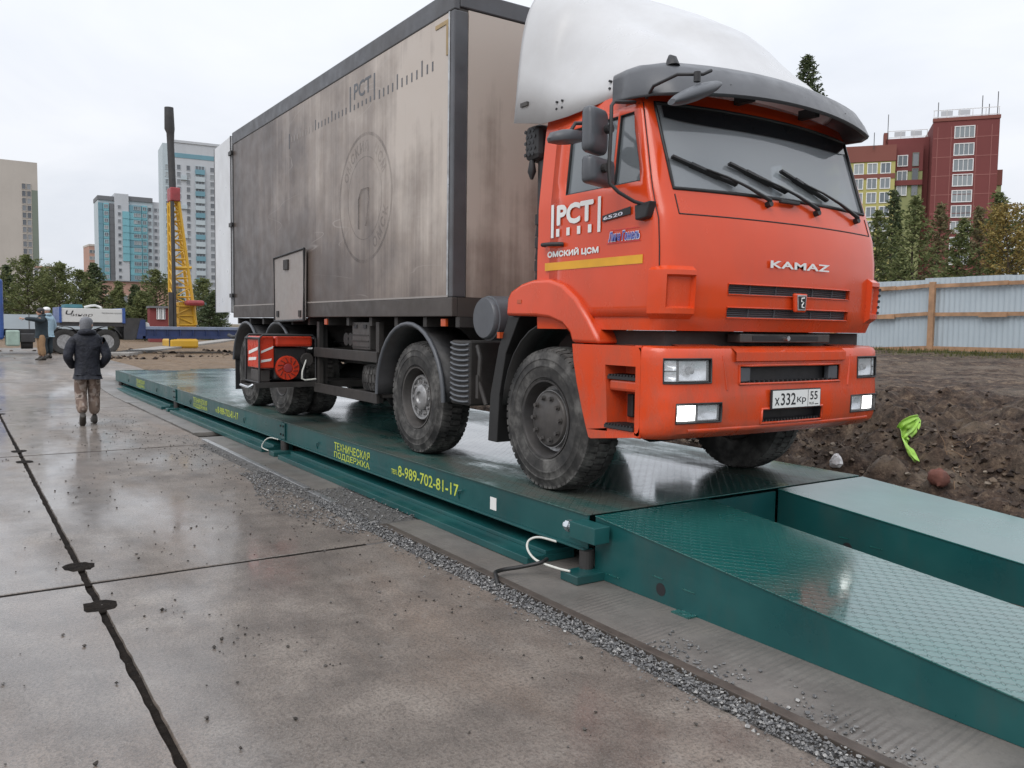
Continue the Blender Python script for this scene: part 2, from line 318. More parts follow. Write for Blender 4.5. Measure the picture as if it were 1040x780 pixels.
# buildings
def facade(name, col, line=None, sx=3.2, sz=3.0, var=.06):
    m = NT(name); n = m.noise(.12, 6); lo = tuple(c * (1 - var) for c in col); hi = tuple(min(1, c * (1 + var)) for c in col)
    c = m.ramp(n, (.3, (*lo, 1)), (.7, (*hi, 1)))
    c = m.mix(m.maprange(m.noise(.5, 7, .7, stretch=(1, 1, .2)), .5, .8, 0, .25), c, tuple(q * .7 for q in col) + (1,))
    m.set(col=c, rough=.8, spec=.3)
facade('beige_render', (.46, .425, .385)); facade('olive_render', (.19, .22, .185)); facade('white_render', (.47, .49, .515)); facade('light_panel', (.44, .5, .53)); facade('teal_panel', (.2, .43, .49)); facade('teal_dark', (.16, .30, .36))
facade('roof_grey', (.16, .165, .175)); facade('red_tile', (.17, .05, .048)); facade('red_seam', (.27, .11, .10)); facade('yellow_tile', (.40, .37, .14)); facade('green_tile', (.26, .28, .13)); facade('brown_tile', (.20, .075, .06)); facade('pink_brick', (.4, .25, .2)); facade('red_shed', (.2, .05, .05))
mat('window_frame', (.7, .7, .7, 1), .5, 0, .05); 
def pane(name, a, b):
    m = NT(name); oi = m.n('ShaderNodeObjectInfo'); m.set(col=m.ramp(oi.outputs['Random'], (0, a), (.6, tuple((x + y) / 2 for x, y in zip(a, b))), (1, b)), rough=.12, spec=.7)
pane('far_pane', (.1, .125, .145), (.33, .36, .37)); pane('dark_pane', (.075, .085, .1), (.25, .265, .28))
mat('fence_sheet', (.42, .485, .53, 1), .4, .1, .07, 1, dirt=.12, dcol=(.3, .3, .28, 1)); mat('roof_rail', (.6, .6, .6, 1), .5)

# ------------------------------------------------------------------ mesh builder
WL = {}
def wl(p): return WL.get(p.name, Vector((0, 0, 0))) if p else Vector((0, 0, 0))
class MB:
    def __init__(s): s.v = []; s.f = []; s.m = []; s.cur = 0
    def add(s, vs, fs):
        o = len(s.v); s.v += [Vector(p) for p in vs]; s.f += [tuple(i + o for i in f) for f in fs]; s.m += [s.cur] * len(fs); return s
    def box(s, x0, x1, y0, y1, z0, z1):
        x0, x1 = min(x0, x1), max(x0, x1); y0, y1 = min(y0, y1), max(y0, y1); z0, z1 = min(z0, z1), max(z0, z1)
        return s.add([(x, y, z) for z in (z0, z1) for x, y in ((x0, y0), (x1, y0), (x1, y1), (x0, y1))], [(3, 2, 1, 0), (4, 5, 6, 7), (0, 1, 5, 4), (1, 2, 6, 5), (2, 3, 7, 6), (3, 0, 4, 7)])
    def hexa(s, p): return s.add(p, [(3, 2, 1, 0), (4, 5, 6, 7), (0, 1, 5, 4), (1, 2, 6, 5), (2, 3, 7, 6), (3, 0, 4, 7)])
    def obox(s, c, ax, ay, az): # oriented box: centre + half-axes
        c, ax, ay, az = map(Vector, (c, ax, ay, az)); return s.hexa([c - ax - ay - az, c + ax - ay - az, c + ax + ay - az, c - ax + ay - az, c - ax - ay + az, c + ax - ay + az, c + ax + ay + az, c - ax + ay + az])
    def bar(s, a, b, w, h, up=(0, 0, 1)):
        a, b = Vector(a), Vector(b); d = (b - a).normalized(); u = Vector(up); r = d.cross(u)
        if r.length < 1e-4: r = d.cross(Vector((1, 0, 0)))
        r.normalize(); u = r.cross(d); return s.obox((a + b) / 2, (b - a) / 2, r * w / 2, u * h / 2)
    def prism(s, poly, axis, a0, a1):
        n = len(poly); P = lambda q, a: {'y': (q[0], a, q[1]), 'x': (a, q[0], q[1]), 'z': (q[0], q[1], a)}[axis]
        vs = [P(q, a0) for q in poly] + [P(q, a1) for q in poly]
        return s.add(vs, [tuple(range(n)), tuple(range(2 * n - 1, n - 1, -1))] + [(i, i + n, (i + 1) % n + n, (i + 1) % n) for i in range(n)])
    def rings(s, R, cap=True, closed=True):
        n = len(R[0]); vs = [p for r in R for p in r]; fs = []
        for i in range(len(R) - 1):
            for j in range(n if closed else n - 1): fs.append((i * n + j, i * n + (j + 1) % n, (i + 1) * n + (j + 1) % n, (i + 1) * n + j))
        if cap: fs += [tuple(range(n - 1, -1, -1)), tuple((len(R) - 1) * n + j for j in range(n))]
        return s.add(vs, fs)
    def tube(s, pts, r, n=8, cap=True, flat=1):
        pts = [Vector(p) for p in pts]; R = []; up = None
        for i, p in enumerate(pts):
            d = (pts[min(i + 1, len(pts) - 1)] - pts[max(i - 1, 0)]).normalized()
            if up is None: up = Vector((0, 0, 1)) if abs(d.z) < .9 else Vector((1, 0, 0))
            a = d.cross(up); a = a.normalized() if a.length > 1e-5 else Vector((1, 0, 0)); b = a.cross(d).normalized(); up = b
            rr = r[i] if isinstance(r, (list, tuple)) else r
            R.append([p + a * rr * math.cos(2 * math.pi * k / n) + b * rr * flat * math.sin(2 * math.pi * k / n) for k in range(n)])
        return s.rings(R, cap)
    def cyl(s, a, b, r, r2=None, n=24): return s.tube([a, b], [r, r if r2 is None else r2], n)
    def lathe(s, prof, o, axis, n=48, cap=True): # prof: (radius, height along axis)
        ax = Vector(axis).normalized(); u = ax.cross(Vector((0, 0, 1)) if abs(ax.z) < .9 else Vector((1, 0, 0))).normalized(); v = ax.cross(u); o = Vector(o)
        return s.rings([[o + ax * h + (u * math.cos(2 * math.pi * k / n) + v * math.sin(2 * math.pi * k / n)) * max(r, 1e-4) for k in range(n)] for r, h in prof], cap)
    def grid(s, G): # rows of points
        return s.rings(G, False, False)
    def build(s, name, mats, parent=None, smooth=None, bevel=0, label=None, kind=None, loc=None, solid=0, subd=0, cat=None, group=None):
        base = wl(parent); org = Vector(loc) if loc is not None else base
        me = bpy.data.meshes.new(name); me.from_pydata([p - org for p in s.v], [], s.f)
        for mm in ([mats] if isinstance(mats, str) else mats): me.materials.append(MATS[mm])
        if max(s.m or [0]): me.polygons.foreach_set('material_index', s.m)
        bm = bmesh.new(); bm.from_mesh(me); bmesh.ops.recalc_face_normals(bm, faces=bm.faces); bm.to_mesh(me); bm.free()
        if smooth is not None:
            me.polygons.foreach_set('use_smooth', [True] * len(me.polygons)); me.set_sharp_from_angle(angle=rad(smooth))
        me.update()
        ob = bpy.data.objects.new(name, me); COL.objects.link(ob); ob.location = org - base; WL[ob.name] = org
        if parent: ob.parent = parent
        if solid: md = ob.modifiers.new('solid', 'SOLIDIFY'); md.thickness = solid; md.offset = 0
        if bevel: md = ob.modifiers.new('bevel', 'BEVEL'); md.width = bevel; md.segments = 2; md.limit_method = 'ANGLE'; md.angle_limit = rad(40); md.harden_normals = False
        if subd: md = ob.modifiers.new('sub', 'SUBSURF'); md.levels = subd; md.render_levels = subd
        tag(ob, label, cat, group, kind); return ob
def tag(o, label=None, cat=None, group=None, kind=None):
    for k, v in (('label', label), ('category', cat), ('group', group), ('kind', kind)):
        if v: o[k] = v
    return o
def empty(name, loc, label, cat, group=None, kind=None):
    o = bpy.data.objects.new(name, None); COL.objects.link(o); o.location = loc; o.empty_display_size = .3; WL[o.name] = Vector(loc); return tag(o, label, cat, group, kind)
def inst(src, parent, wloc, rotz=0, scale=1, name=None):  # another object with the same mesh at a world place
    o = src.copy(); COL.objects.link(o); o.parent = parent; WL[o.name] = Vector(wloc); o.location = Vector(wloc) - wl(parent); o.rotation_euler = (0, 0, rotz)
    o.scale = (scale,) * 3 if not isinstance(scale, tuple) else scale
    if name: o.name = name; WL[o.name] = Vector(wloc)
    return o
def smooth01(t): t = max(0, min(1, t)); return t * t * (3 - 2 * t)
def lerp(a, b, t): return a + (b - a) * t
def tab(T, x):
    if x <= T[0][0]: return T[0][1:]
    for a, b in zip(T, T[1:]):
        if x <= b[0]:
            t = (x - a[0]) / (b[0] - a[0]); return tuple(lerp(p, q, t) for p, q in zip(a[1:], b[1:]))
    return T[-1][1:]
def spl(P, n=6):
    P = [Vector(p) for p in P]; out = []
    for i in range(len(P) - 1):
        a, b, c, d = P[max(i - 1, 0)], P[i], P[i + 1], P[min(i + 2, len(P) - 1)]
        for k in range(n):
            t = k / n; out.append(.5 * ((2 * b) + (c - a) * t + (2 * a - 5 * b + 4 * c - d) * t * t + (3 * b - a - 3 * c + d) * t ** 3))
    return out + [P[-1]]
def text(name, s, o, ux, uz, width, height, m, parent, bold=0, shear=0, depth=.002, label=None, font_space=1, thick=0):
    cu = bpy.data.curves.new('t', 'FONT'); cu.body = s; cu.size = 1; cu.offset = bold; cu.shear = shear; cu.resolution_u = 3; cu.space_character = font_space
    t = bpy.data.objects.new('t', cu); COL.objects.link(t); dg = bpy.context.evaluated_depsgraph_get(); me = bpy.data.meshes.new_from_object(t.evaluated_get(dg)); bpy.data.objects.remove(t)
    xs = [v.co.x for v in me.vertices]; ys = [v.co.y for v in me.vertices]; x0, x1, y0, y1 = min(xs), max(xs), min(ys), max(ys)
    ux, uz = Vector(ux).normalized(), Vector(uz).normalized(); n = ux.cross(uz); o = Vector(o); mb = MB()
    for i, (dx, dz) in enumerate(((0, 0), (1, 0), (-1, 0), (0, 1), (0, -1)) if thick else ((0, 0),)):
        mb.add([o + ux * ((v.co.x - x0) / (x1 - x0) * width + dx * thick) + uz * ((v.co.y - y0) / (y1 - y0) * height + dz * thick) + n * (depth + i * .00025) for v in me.vertices], [tuple(p.vertices) for p in me.polygons])
    return mb.build(name, m, parent, label=label)
# ================================================================== SETTING
def fbm(x, y, s, o=4, seed=0): return noise.fractal(Vector((x * s, y * s, seed)), .9, 2.1, o)
def rise(x): return .3 * smooth01((-x - 20) / 8)
def gh(x, y):
    z = rise(x)
    bank = smooth01((x + 22) / 8)
    k = smooth01((y - 6.55) / 3.4); k2 = smooth01((y - 10) / 11)
    b = (.22 + .54 * k + .36 * k2)
    rough = smooth01((y - 6.55) / .55) * (1 - .72 * smooth01((y - 10.2) / 2.5))
    nz = .22 * fbm(x, y, .75, 4, 3) + .17 * fbm(x, y, 2.3, 4, 9) + .10 * fbm(x, y, 5.5, 4, 5) + .03 * smooth01((12 - y) / 2) * fbm(x, y, 14, 3, 8)
    hump = .08 * math.exp(-((x + 4.35) ** 2 / .45 + (y - 7.75) ** 2 / .35)) + .16 * math.exp(-((x + 3.6) ** 2 / .25 + (y - 8.0) ** 2 / .2)) - .14 * math.exp(-((x + 6.2) ** 2 / .5 + (y - 7.5) ** 2 / .3))
    if y > 6.55:
        zb = z + (b + rough * nz + hump * rough) * bank
        far = min(1, max(0, (-x - 20) / 10)); zb += far * .05 * fbm(x, y, .35, 3, 2) + .6 * smooth01((-x - 43) / 4) * smooth01((8 - y) / 2) * (1 - smooth01((-x - 52) / 8))
        return max(zb, -.04)
    if x < -25: return z - .03 + (.05 * fbm(x, y, .4, 4, 2) if y > 4.9 or x < -40 else -.06)
    return z - .12
def coords(a, b, step, lo, hi, g=1.085):
    c = [a + i * step for i in range(int(round((b - a) / step)) + 1)]; d = step; p = c[-1]
    while p < hi: d *= g; p += d; c.append(p)
    d = step; p = c[0]; L = []
    while p > lo: d *= g; p -= d; L.append(p)
    return L[::-1] + c
gx = coords(-11, 1.5, .06, -900, 400); gy = coords(6.45, 11.0, .06, -500, 1200)
g = MB(); g.grid([[(x, y, gh(x, y)) for y in gy] for x in gx])
g.build('ground', 'soil', kind='structure', smooth=60)
# clods and crumbs of dug earth on the bank: nobody could count them
def stone_into(mb, c, r, seed, sq=.75, n=0):
    R = random.Random(seed); a = R.uniform(0, 6.28); V = []
    for d in ((1, 0, 0), (0, 1, 0), (-1, 0, 0), (0, -1, 0), (0, 0, 1), (0, 0, -1), (.6, .6, .6), (-.6, -.55, .6)):
        q = Vector(d) * r * R.uniform(.65, 1.25); q.z *= sq; q = Matrix.Rotation(a, 3, 'Z') @ q; V.append(Vector(c) + q)
    mb.add(V, [(0, 1, 6), (1, 4, 6), (4, 0, 6), (2, 3, 7), (3, 4, 7), (4, 2, 7), (1, 2, 4), (3, 0, 4), (1, 0, 5), (2, 1, 5), (3, 2, 5), (0, 3, 5)])
cl = MB(); R = random.Random(3)
for i in range(14000):
    x = R.uniform(-9.5, .3); y = 6.68 + abs(R.gauss(0, 1.7)); 
    if fbm(x, y, .9, 3, 21) < -.1 and R.random() < .8: continue
    r = .006 + .04 * R.random() ** 5
    stone_into(cl, (x, y, gh(x, y) + r * .2), r, i)
cl.build('earth_clods', 'clod', kind='stuff', label='dark brown clods of dug earth on the bank beside the weighbridge')
# thin weeds along the foot of the fence
gr = MB(); R = random.Random(8)
for i in range(5200):
    x = R.uniform(-19, -4); y = 22.2 - abs(R.gauss(0, .9)); z = gh(x, y); h = R.uniform(.04, .15); a = R.uniform(0, 6.28); w_ = .012
    dx, dy = math.cos(a) * w_, math.sin(a) * w_; lx, ly = R.gauss(0, .04), R.gauss(0, .04)
    gr.add([(x - dx, y - dy, z - .02), (x + dx, y + dy, z - .02), (x + lx, y + ly, z + h)], [(0, 1, 2)])
gr.build('grass', 'grass_blade', kind='stuff', label='thin yellowish grass along the foot of the metal fence')

# ---- concrete road of 6 x 2 m slabs
road = MB(); road.box(-40, 6, -5.3, 2.62, -.2, -.055); road_o = road.build('concrete_road', 'pocket_mud', kind='structure')
JX, JY = -5.83, .69
fj = MB(); fj.box(-20, 6, JY - .03, JY + .03, -.0545, -.016); fj.build('joint_fill', 'pocket_mud', road_o)
for k_ in range(-2, 4): fj = MB(); fj.box(JX - 6 * k_ - .03, JX - 6 * k_ + .03, -3.3, 2.6, -.0544, -.005); fj.build('joint_fill', 'pocket_mud', road_o)
def slab(name, x0, x1, y0, y1, parent, m, seed, top=0, th=.15, jag=.007):
    R = random.Random(seed); n = 70; mb = MB(); k = 16
    def z(x): return rise(x) + top
    xs = [lerp(x0, x1, i / n) for i in range(n + 1)]; ys = [lerp(y0, y1, j / k) for j in range(k + 1)]
    tilt = 0
    G = [[Vector((x, y, z(x) + tilt * (y - y0) + .004 * fbm(x, y, .8, 2, 7))) for y in ys] for x in xs]
    for i in range(n + 1):     # worn, slightly broken edges
        G[i][0].y += abs(R.gauss(0, jag)) * .6; G[i][-1].y -= abs(R.gauss(0, jag)) * .6
    for j in range(k + 1): G[0][j].x += abs(R.gauss(0, jag)) * .6; G[-1][j].x -= abs(R.gauss(0, jag)) * .6
    mb.grid(G)
    loop = [G[i][0] for i in range(n + 1)] + [G[-1][j] for j in range(1, k + 1)] + [G[i][-1] for i in range(n - 1, -1, -1)] + [G[0][j] for j in range(k - 1, 0, -1)]
    cen = Vector(((x0 + x1) / 2, (y0 + y1) / 2, 0)); low = []
    mid = []
    for p in loop:
        q = p.copy(); d = (p - cen); d.z = 0; d.normalize(); mid.append(p + d * .007 - Vector((0, 0, .009))); low.append(p + d * .007 - Vector((0, 0, th)))
    mb.rings([loop, mid, low], False); return mb.build(name, m, parent, smooth=50)
sd = 0
for k in range(-2, 7):
    xa = JX - 6 * k - .028; xb = JX - 6 * (k + 1) + .024
    rows = [(JY + .02, 2.785 if xb > -13 else 2.98), (JY - 2, JY - .02)] + ([(JY - 4, JY - 2.03)] if -14 < xb else [])
    if xa < -23: rows += [(2.74, 4.7)]
    for y0, y1 in rows:
        if y1 < .8 and xa < -24: continue
        sd += 1; slab('slab', xb, xa, y0, y1, road_o, 'wet_concrete', sd)
# mud-filled lifting pockets beside the joints
def pocket(x, y, s, w_=.10):
    mb = MB(); n = 14; R = random.Random(int(x * 91 + y * 17)); c = Vector((x, y, rise(x) + .0035))
    rg = [c + Vector((s * .125 * math.copysign(abs(math.cos(6.283 * i / n)) ** .6, math.cos(6.283 * i / n)) * R.uniform(.85, 1.1), w_ * math.copysign(abs(math.sin(6.283 * i / n)) ** .7, math.sin(6.283 * i / n)) * R.uniform(.85, 1.1), 0)) for i in range(n)]
    top = [c.lerp(p, .8) + Vector((0, 0, .004 * fbm(x, y, .8, 2, 7) + R.uniform(-.001, .002))) for p in rg]; rg = [p - Vector((0, 0, .006)) for p in rg]; low = [p - Vector((0, 0, .04)) for p in rg]; mb.rings([low, rg, top], True); mb.build('pocket', 'pocket_mud', road_o, smooth=60)
for k in range(-1, 4):
    for s in (-.45, .5): pocket(JX - 6 * k + s, JY, 1)
# crumbs and small stones lying on the road
cr_ = MB(); R = random.Random(12)
for i in range(2600):
    x = R.uniform(-17, -1.5); y = R.uniform(-1.2, 2.68) if R.random() < .6 else 2.68 - abs(R.gauss(0, .5)); r = .002 + .010 * R.random() ** 5
    stone_into(cr_, (x, y, rise(x) + r * .3 + .003), r, i, .7)
for (ux, uy, q, sp) in ((-4.4, 1.25, 22, .12), (-5.0, 1.0, 14, .2), (-4.0, 1.5, 12, .25), (-6.6, 1.15, 14, .3), (-9, 1.1, 25, .4), (-3.3, .35, 12, .05), (-11, 2.4, 120, .8), (-14, 2.3, 120, .9)):
    for i in range(q):
        x, y = R.gauss(ux, sp), R.gauss(uy, sp * .7); r = .004 + .012 * R.random() ** 3
        if y < 2.7: stone_into(cr_, (x, y, rise(x) + r * .3 + .003), r, i, .7)
cr_.build('road_crumbs', 'crumb', kind='stuff', label='small crumbs of stone and mud scattered on the wet slabs')

# ---- pale concrete path crossing the sandy ground behind
pa, pb = PZ(116, 361, .3), PZ(238, 345, .3); dv_ = (pb - pa).normalized(); sd_ = Vector((-dv_.y, dv_.x, 0)); pm = MB(); N_ = 24
pm.rings([[Vector((q_.x, q_.y, rise(q_.x) + h_)) for q_, h_ in ((p_ - sd_ * .55, -.1), (p_ - sd_ * .55, .09), (p_ + sd_ * .55, .09), (p_ + sd_ * .55, -.1))] for p_ in [pa.lerp(pb, i / N_) for i in range(N_ + 1)]])
pm.build('path', 'path_concrete', kind='structure')
rb = MB(); R = random.Random(31)
for i in range(1500):
    x = R.uniform(-43, -33.5); y = R.uniform(-1, 16); 
    if (-38.2 < x and 3 < y < 4.8 and x > -34) or fbm(x, y, .5, 3, 13) < .05: continue
    r = .02 + .13 * R.random() ** 3; stone_into(rb, (x, y, gh(x, y) + r * .2), r, i + 500)
rb.build('rubble', 'clod', kind='stuff', label='brown rubble and clods on the ground round the low bed trailer')
# ---- foundation strip of ribbed slabs under the weighbridge
fb = MB(); fb.box(-24.5, 5, 2.9, 7.4, -.25, -.06); found = fb.build('foundation', 'pocket_mud', kind='structure')
for i, (xa, xb, y0) in enumerate(((-6.35, 5, 2.965), (-12.6, -8.05, 2.965), (-18.7, -13.15, 3.03), (-24.4, -18.75, 3.0))):
    slab('slab', xa, xb, y0, 5.1, found, 'ribbed_concrete', 60 + i, th=.13, jag=.012)
    slab('slab', xa, xb, 5.13, 7.2, found, 'ribbed_concrete', 70 + i, th=.13)
gb = MB(); gb.box(-8.05, -6.35, 2.961, 7.2, -.06, -.008); gb.build('bedding', 'grit', found)
sh = MB(); sh.box(-12.1, 5, 2.6, 2.96, -.06, -.008); sh.build('bedding', 'grit', found)
# steel edging rail in lengths
EDGE = [(-6.3, 1.0, 2.945, .022, 'rust_steel'), (-7.95, -7.32, 2.925, .02, 'steel'), (-12.2, -8.05, 2.935, .03, 'steel')]
for i, (xa, xb, y, h, m) in enumerate(EDGE):
    mb = MB(); mb.box(xa, xb, y - .018, y + .012, -.04, h); mb.box(xa, xb, y + .0121, y + .05, h - .012, h - .003)
    mb.build('edge_rail', m, None, bevel=.004, label=['dark steel edging rail between gravel and ramp foundation, the long nearest length', 'short loose bright steel rail end in the gravel spill', 'pale steel edging rail along the foundation behind the gravel spill'][i], cat='rail')
# gravel in the slot between road and rail, with a spill where the foundation is open
gv = MB(); R = random.Random(5); cnt = 0
for i in range(16000):
    if i < 10100: x = R.uniform(-7.5, .9); y = R.uniform(2.775, 2.935) - (abs(R.gauss(0, .06)) if R.random() < .16 else 0); z = -.01 + .022 * R.random()
    elif i < 13300:
        x = R.uniform(-9.3, -6.15); hw = .55 * math.exp(-((x + 7.5) / .85) ** 2); y = R.uniform(2.62 - hw * .55, 2.97 + (.5 if -8.0 < x < -6.4 else 0)); z = -.015 + .035 * R.random()
        if y < 2.79: z = .006
    elif i < 14400: x = R.uniform(-13, -8); y = R.uniform(2.7, 2.93) + R.gauss(0, .05); z = -.02 + .02 * R.random()
    else:
        x = R.uniform(-3.4, -.8); y = 2.98 + abs(R.gauss(0, .13)); z = .002
        if y > 3.5 or R.random() < .6 or fbm(x, y, 1.6, 3, 4) < 0: continue
    r = .0045 + .009 * R.random() ** 2.2
    stone_into(gv, (x, y, z + .4 * r), r, i, .8)
gv.build('gravel', 'gravel_stone', kind='stuff', smooth=20, label='grey crushed stone filling the slot between road slabs and steel rail')

# ================================================================== WEIGHBRIDGE
PZt = .42; Y0, Y1 = 3.53, 6.55; XS = [-4.3, -10.5, -16.7, -22.9]
wb = empty('weighbridge', (-13.6, 5.04, 0), 'long green steel truck weighbridge with yellow phone lettering under the truck', 'weighbridge')
for i in range(3):
    xa, xb = XS[i] - .012, XS[i + 1] + .012
    d = MB(); nx = 4
    d.box(xb, xa, Y0 - .012, Y1 + .012, PZt - .008, PZt); deck = d.build('deck_plate', 'deck_green', wb, bevel=.002)
    for y, s in ((Y0, -1), (Y1, 1)):
        b = MB(); b.box(xb, xa, y, y - s * .012, .185, PZt - .0085); b.box(xb, xa, y + s * .035, y - s * .05, .172, .1848)
        sb = b.build('side_beam', 'side_green', deck if False else wb, bevel=.002)
        # welded half-round lifting stops on the face
        for fx in ((.27, .8) if s < 0 else ()):
            x = lerp(xa, xb, fx); t = MB(); t.tube([(x - .05, y - .003, .22), (x - .05, y - .012, .26), (x - .03, y - .016, .29), (x + .03, y - .018, .305)], .006, 6); t.build('weld_lug', 'side_green', sb)
    for q in range(7):
        x = lerp(xa, xb, (q + .5) / 7); c = MB(); c.box(x - .05, x + .05, Y0 + .02, Y1 - .02, .2, PZt - .0086); c.build('cross_beam', 'side_green', wb)
for i, x in enumerate(XS[1:3]):      # bolted joint brackets
    b = MB(); b.box(x - .09, x + .09, Y0 - .02, Y0 - .003, .19, PZt - .02); br = b.build('joint_bracket', 'side_green', wb, bevel=.003)
    for zz in (.25, .36):
        for s in (-.05, .05): t = MB(); t.cyl((x + s, Y0 - .021, zz), (x + s, Y0 - .034, zz), .014, n=6); t.build('bolt', 'rim_dark', br)
# base frame lying on the foundation, in lengths with feet
for xa, xb in ((-10.1, -4.72), (-16.2, -10.75), (-22.6, -16.95)):
    for y in (3.32, 6.35): b = MB(); b.box(xb, xa, y, y + .42, .001, .055); b.box(xb - .002, xa + .002, y + .16, y + .42, .0552, .085); b.build('base_beam', 'side_green', wb, bevel=.004)
for x in (-4.33, -10.45, -16.6, -22.8):
    for y in (3.33, 6.3):
        b = MB(); b.box(x - .02, x + .16, y, y + .26, .001, .06); b.build('foot_plate', 'side_green', wb, bevel=.006)
        c = MB(); c.cyl((x + .02, y + .19, .06), (x + .02, y + .19, .18), .05, n=16); c.build('load_cell', 'rim_dark', wb)
# stop block with its adjusting bolt at the ramp joint
b = MB(); b.box(-4.35, -4.09, 3.40, 3.53, .275, .385); sbk = b.build('stop_block', 'side_green', wb, bevel=.004)
t = MB(); t.cyl((-4.36, 3.455, .33), (-4.47, 3.455, .33), .022, n=12); t.cyl((-4.40, 3.455, .33), (-4.44, 3.455, .33), .042, n=6); t.build('bolt', 'zinc_bolt', sbk)
# lettering
def wtext(s, x0, x1, z0, z1, **k): text('lettering', s, (x0, Y0, z0), (1, 0, 0), (0, 0, 1), x1 - x0, z1 - z0, 'deck_yellow', wb, bold=.012, depth=.0025, **k)
for off in (0, -6.2 if False else -6.5, -11.9):
    e = .12 if off else 0
    wtext('ТЕХНИЧЕСКАЯ', -8.79 + off, -7.84 + off, .278, .366); wtext('ПОДДЕРЖКА', -8.79 + off, -7.84 + off, .182, .262)
    if off > -10: wtext('тел.', -7.33 + off, -7.2 + off, .235, .285); wtext('8-989-702-81-17', -7.185 + off, -6.04 + off, .228, .335)
b = MB(); b.box(-5.54, -5.45, Y0 - .0018, Y0 - .0003, .225, .325); b.build('maker_plate', 'white_print', wb)
# cable from the load cells to the rail
c = MB(); c.tube(spl([(-4.62, 3.5, .17), (-4.72, 3.42, .19), (-4.76, 3.36, .165), (-4.70, 3.31, .12), (-4.55, 3.28, .085), (-4.36, 3.31, .075), (-4.27, 3.35, .07)]), .0085, 8); cb_ = c.build('signal_cable', 'white_cable', wb, smooth=60)
c = MB(); c.tube(spl([(-4.5, 3.33, .10), (-4.48, 3.26, .09), (-4.55, 3.15, .06), (-4.6, 3.05, .045), (-4.58, 2.97, .045), (-4.52, 2.93, .05), (-4.46, 2.90, .03), (-4.42, 2.885, -.02)]), .014, 8); c.build('signal_cable', 'rubber_hose', wb, smooth=60)
c = MB(); c.tube(spl([(-10.62, 3.5, .17), (-10.7, 3.42, .19), (-10.74, 3.36, .15), (-10.6, 3.28, .09), (-10.4, 3.3, .07)]), .0085, 6); c.build('signal_cable', 'white_cable', wb, smooth=60)

# ---- ramps: two tracks at the near end, two at the far end
def ramp_track(name, x0, sgn, y0, y1, deckm, label, slope=.0815, L=5.1):
    r = empty(name, (x0 + sgn * L / 2, (y0 + y1) / 2, 0), label, 'ramp', 'steel ramp tracks at the ends of the weighbridge')
    z = lambda d: PZt - .002 - slope * d + rise(x0) * 0
    n = 3
    tp = MB(); tp.hexa([(x0, y0 - .008, z(0) - .008), (x0 + sgn * L, y0 - .008, z(L) - .008), (x0 + sgn * L, y1 + .008, z(L) - .008), (x0, y1 + .008, z(0) - .008), (x0, y0 - .008, z(0)), (x0 + sgn * L, y0 - .008, z(L)), (x0 + sgn * L, y1 + .008, z(L)), (x0, y1 + .008, z(0))]); tp.build('deck_plate', deckm, r, bevel=.002)
    for y, s in ((y0, 1), (y1, -1)):
        sp = MB(); P = [(x0, .002), (x0 + sgn * L, .002), (x0 + sgn * L, z(L) - .0085), (x0, z(0) - .0085)]; sp.prism(P, 'y', y, y + s * .01); so_ = sp.build('side_plate', 'side_green', r)
        xh = x0 + sgn * .63
        hl = MB(); hl.cyl((xh, y - s * .0015, .085), (xh, y + s * .0005, .085), .04, n=20); hl.build('drain_hole', 'black_print', so_)
    ed = MB(); ed.box(x0, x0 + sgn * .01, y0 + .011, y1 - .011, .002, PZt - .02); ed.build('end_plate', 'side_green', r)
    tb = MB(); xt = x0 + sgn * .86; tb.box(xt - .07, xt + .07, y0 - .07, y0 - .001, .002, .012); tb.build('anchor_tab', 'deck_green', r)
    for q, (dx, zz, ww) in enumerate(((.18, .05, .07), (.6, .15, .045), (.86, .135, .05))):
        wd = MB(); wd.box(x0 + sgn * dx - ww, x0 + sgn * dx + ww, y0 - .004, y0 - .0008, zz, zz + .008); wd.build('weld_bead', 'deck_green', r)
    return r
ramp_track('ramp', -4.27, 1, 3.56, 4.63, 'deck_green', 'near green ramp track with lozenge tread in the right foreground')
ramp_track('ramp', -4.27, 1, 5.43, 6.54, 'ramp_green', 'smooth pale green ramp track beside the dark earth bank')
ramp_track('ramp', -22.93, -1, 3.56, 4.63, 'deck_green', 'short green end block of the far near-side track, behind the walking man', slope=.02, L=.9)
ramp_track('ramp', -22.93, -1, 5.43, 6.54, 'deck_green', 'short green end block of the far track on the side of the crane trailer', slope=.02, L=.9)
gap = MB(); gap.box(-4.29, -4.272, 4.66, 5.40, .01, PZt - .02); gap.build('end_plate', 'side_green', wb)
# ================================================================== TRUCK
YC = 4.96
tr = empty('box_truck', (-9, YC, PZt), 'orange four axle truck with dirty grey box body and white roof fairing', 'truck')
def mir(mb):  # mirrored copy across the truck's centre line
    q = MB(); q.v = [Vector((p.x, 2 * YC - p.y, p.z)) for p in mb.v]; q.f = [tuple(reversed(f)) for f in mb.f]; q.m = list(mb.m); return q
def both(mb, name, m, parent=None, **k):
    a = mb.build(name, m, parent or tr, **k); b = mir(mb).build(name, m, parent or tr, **k); return a, b
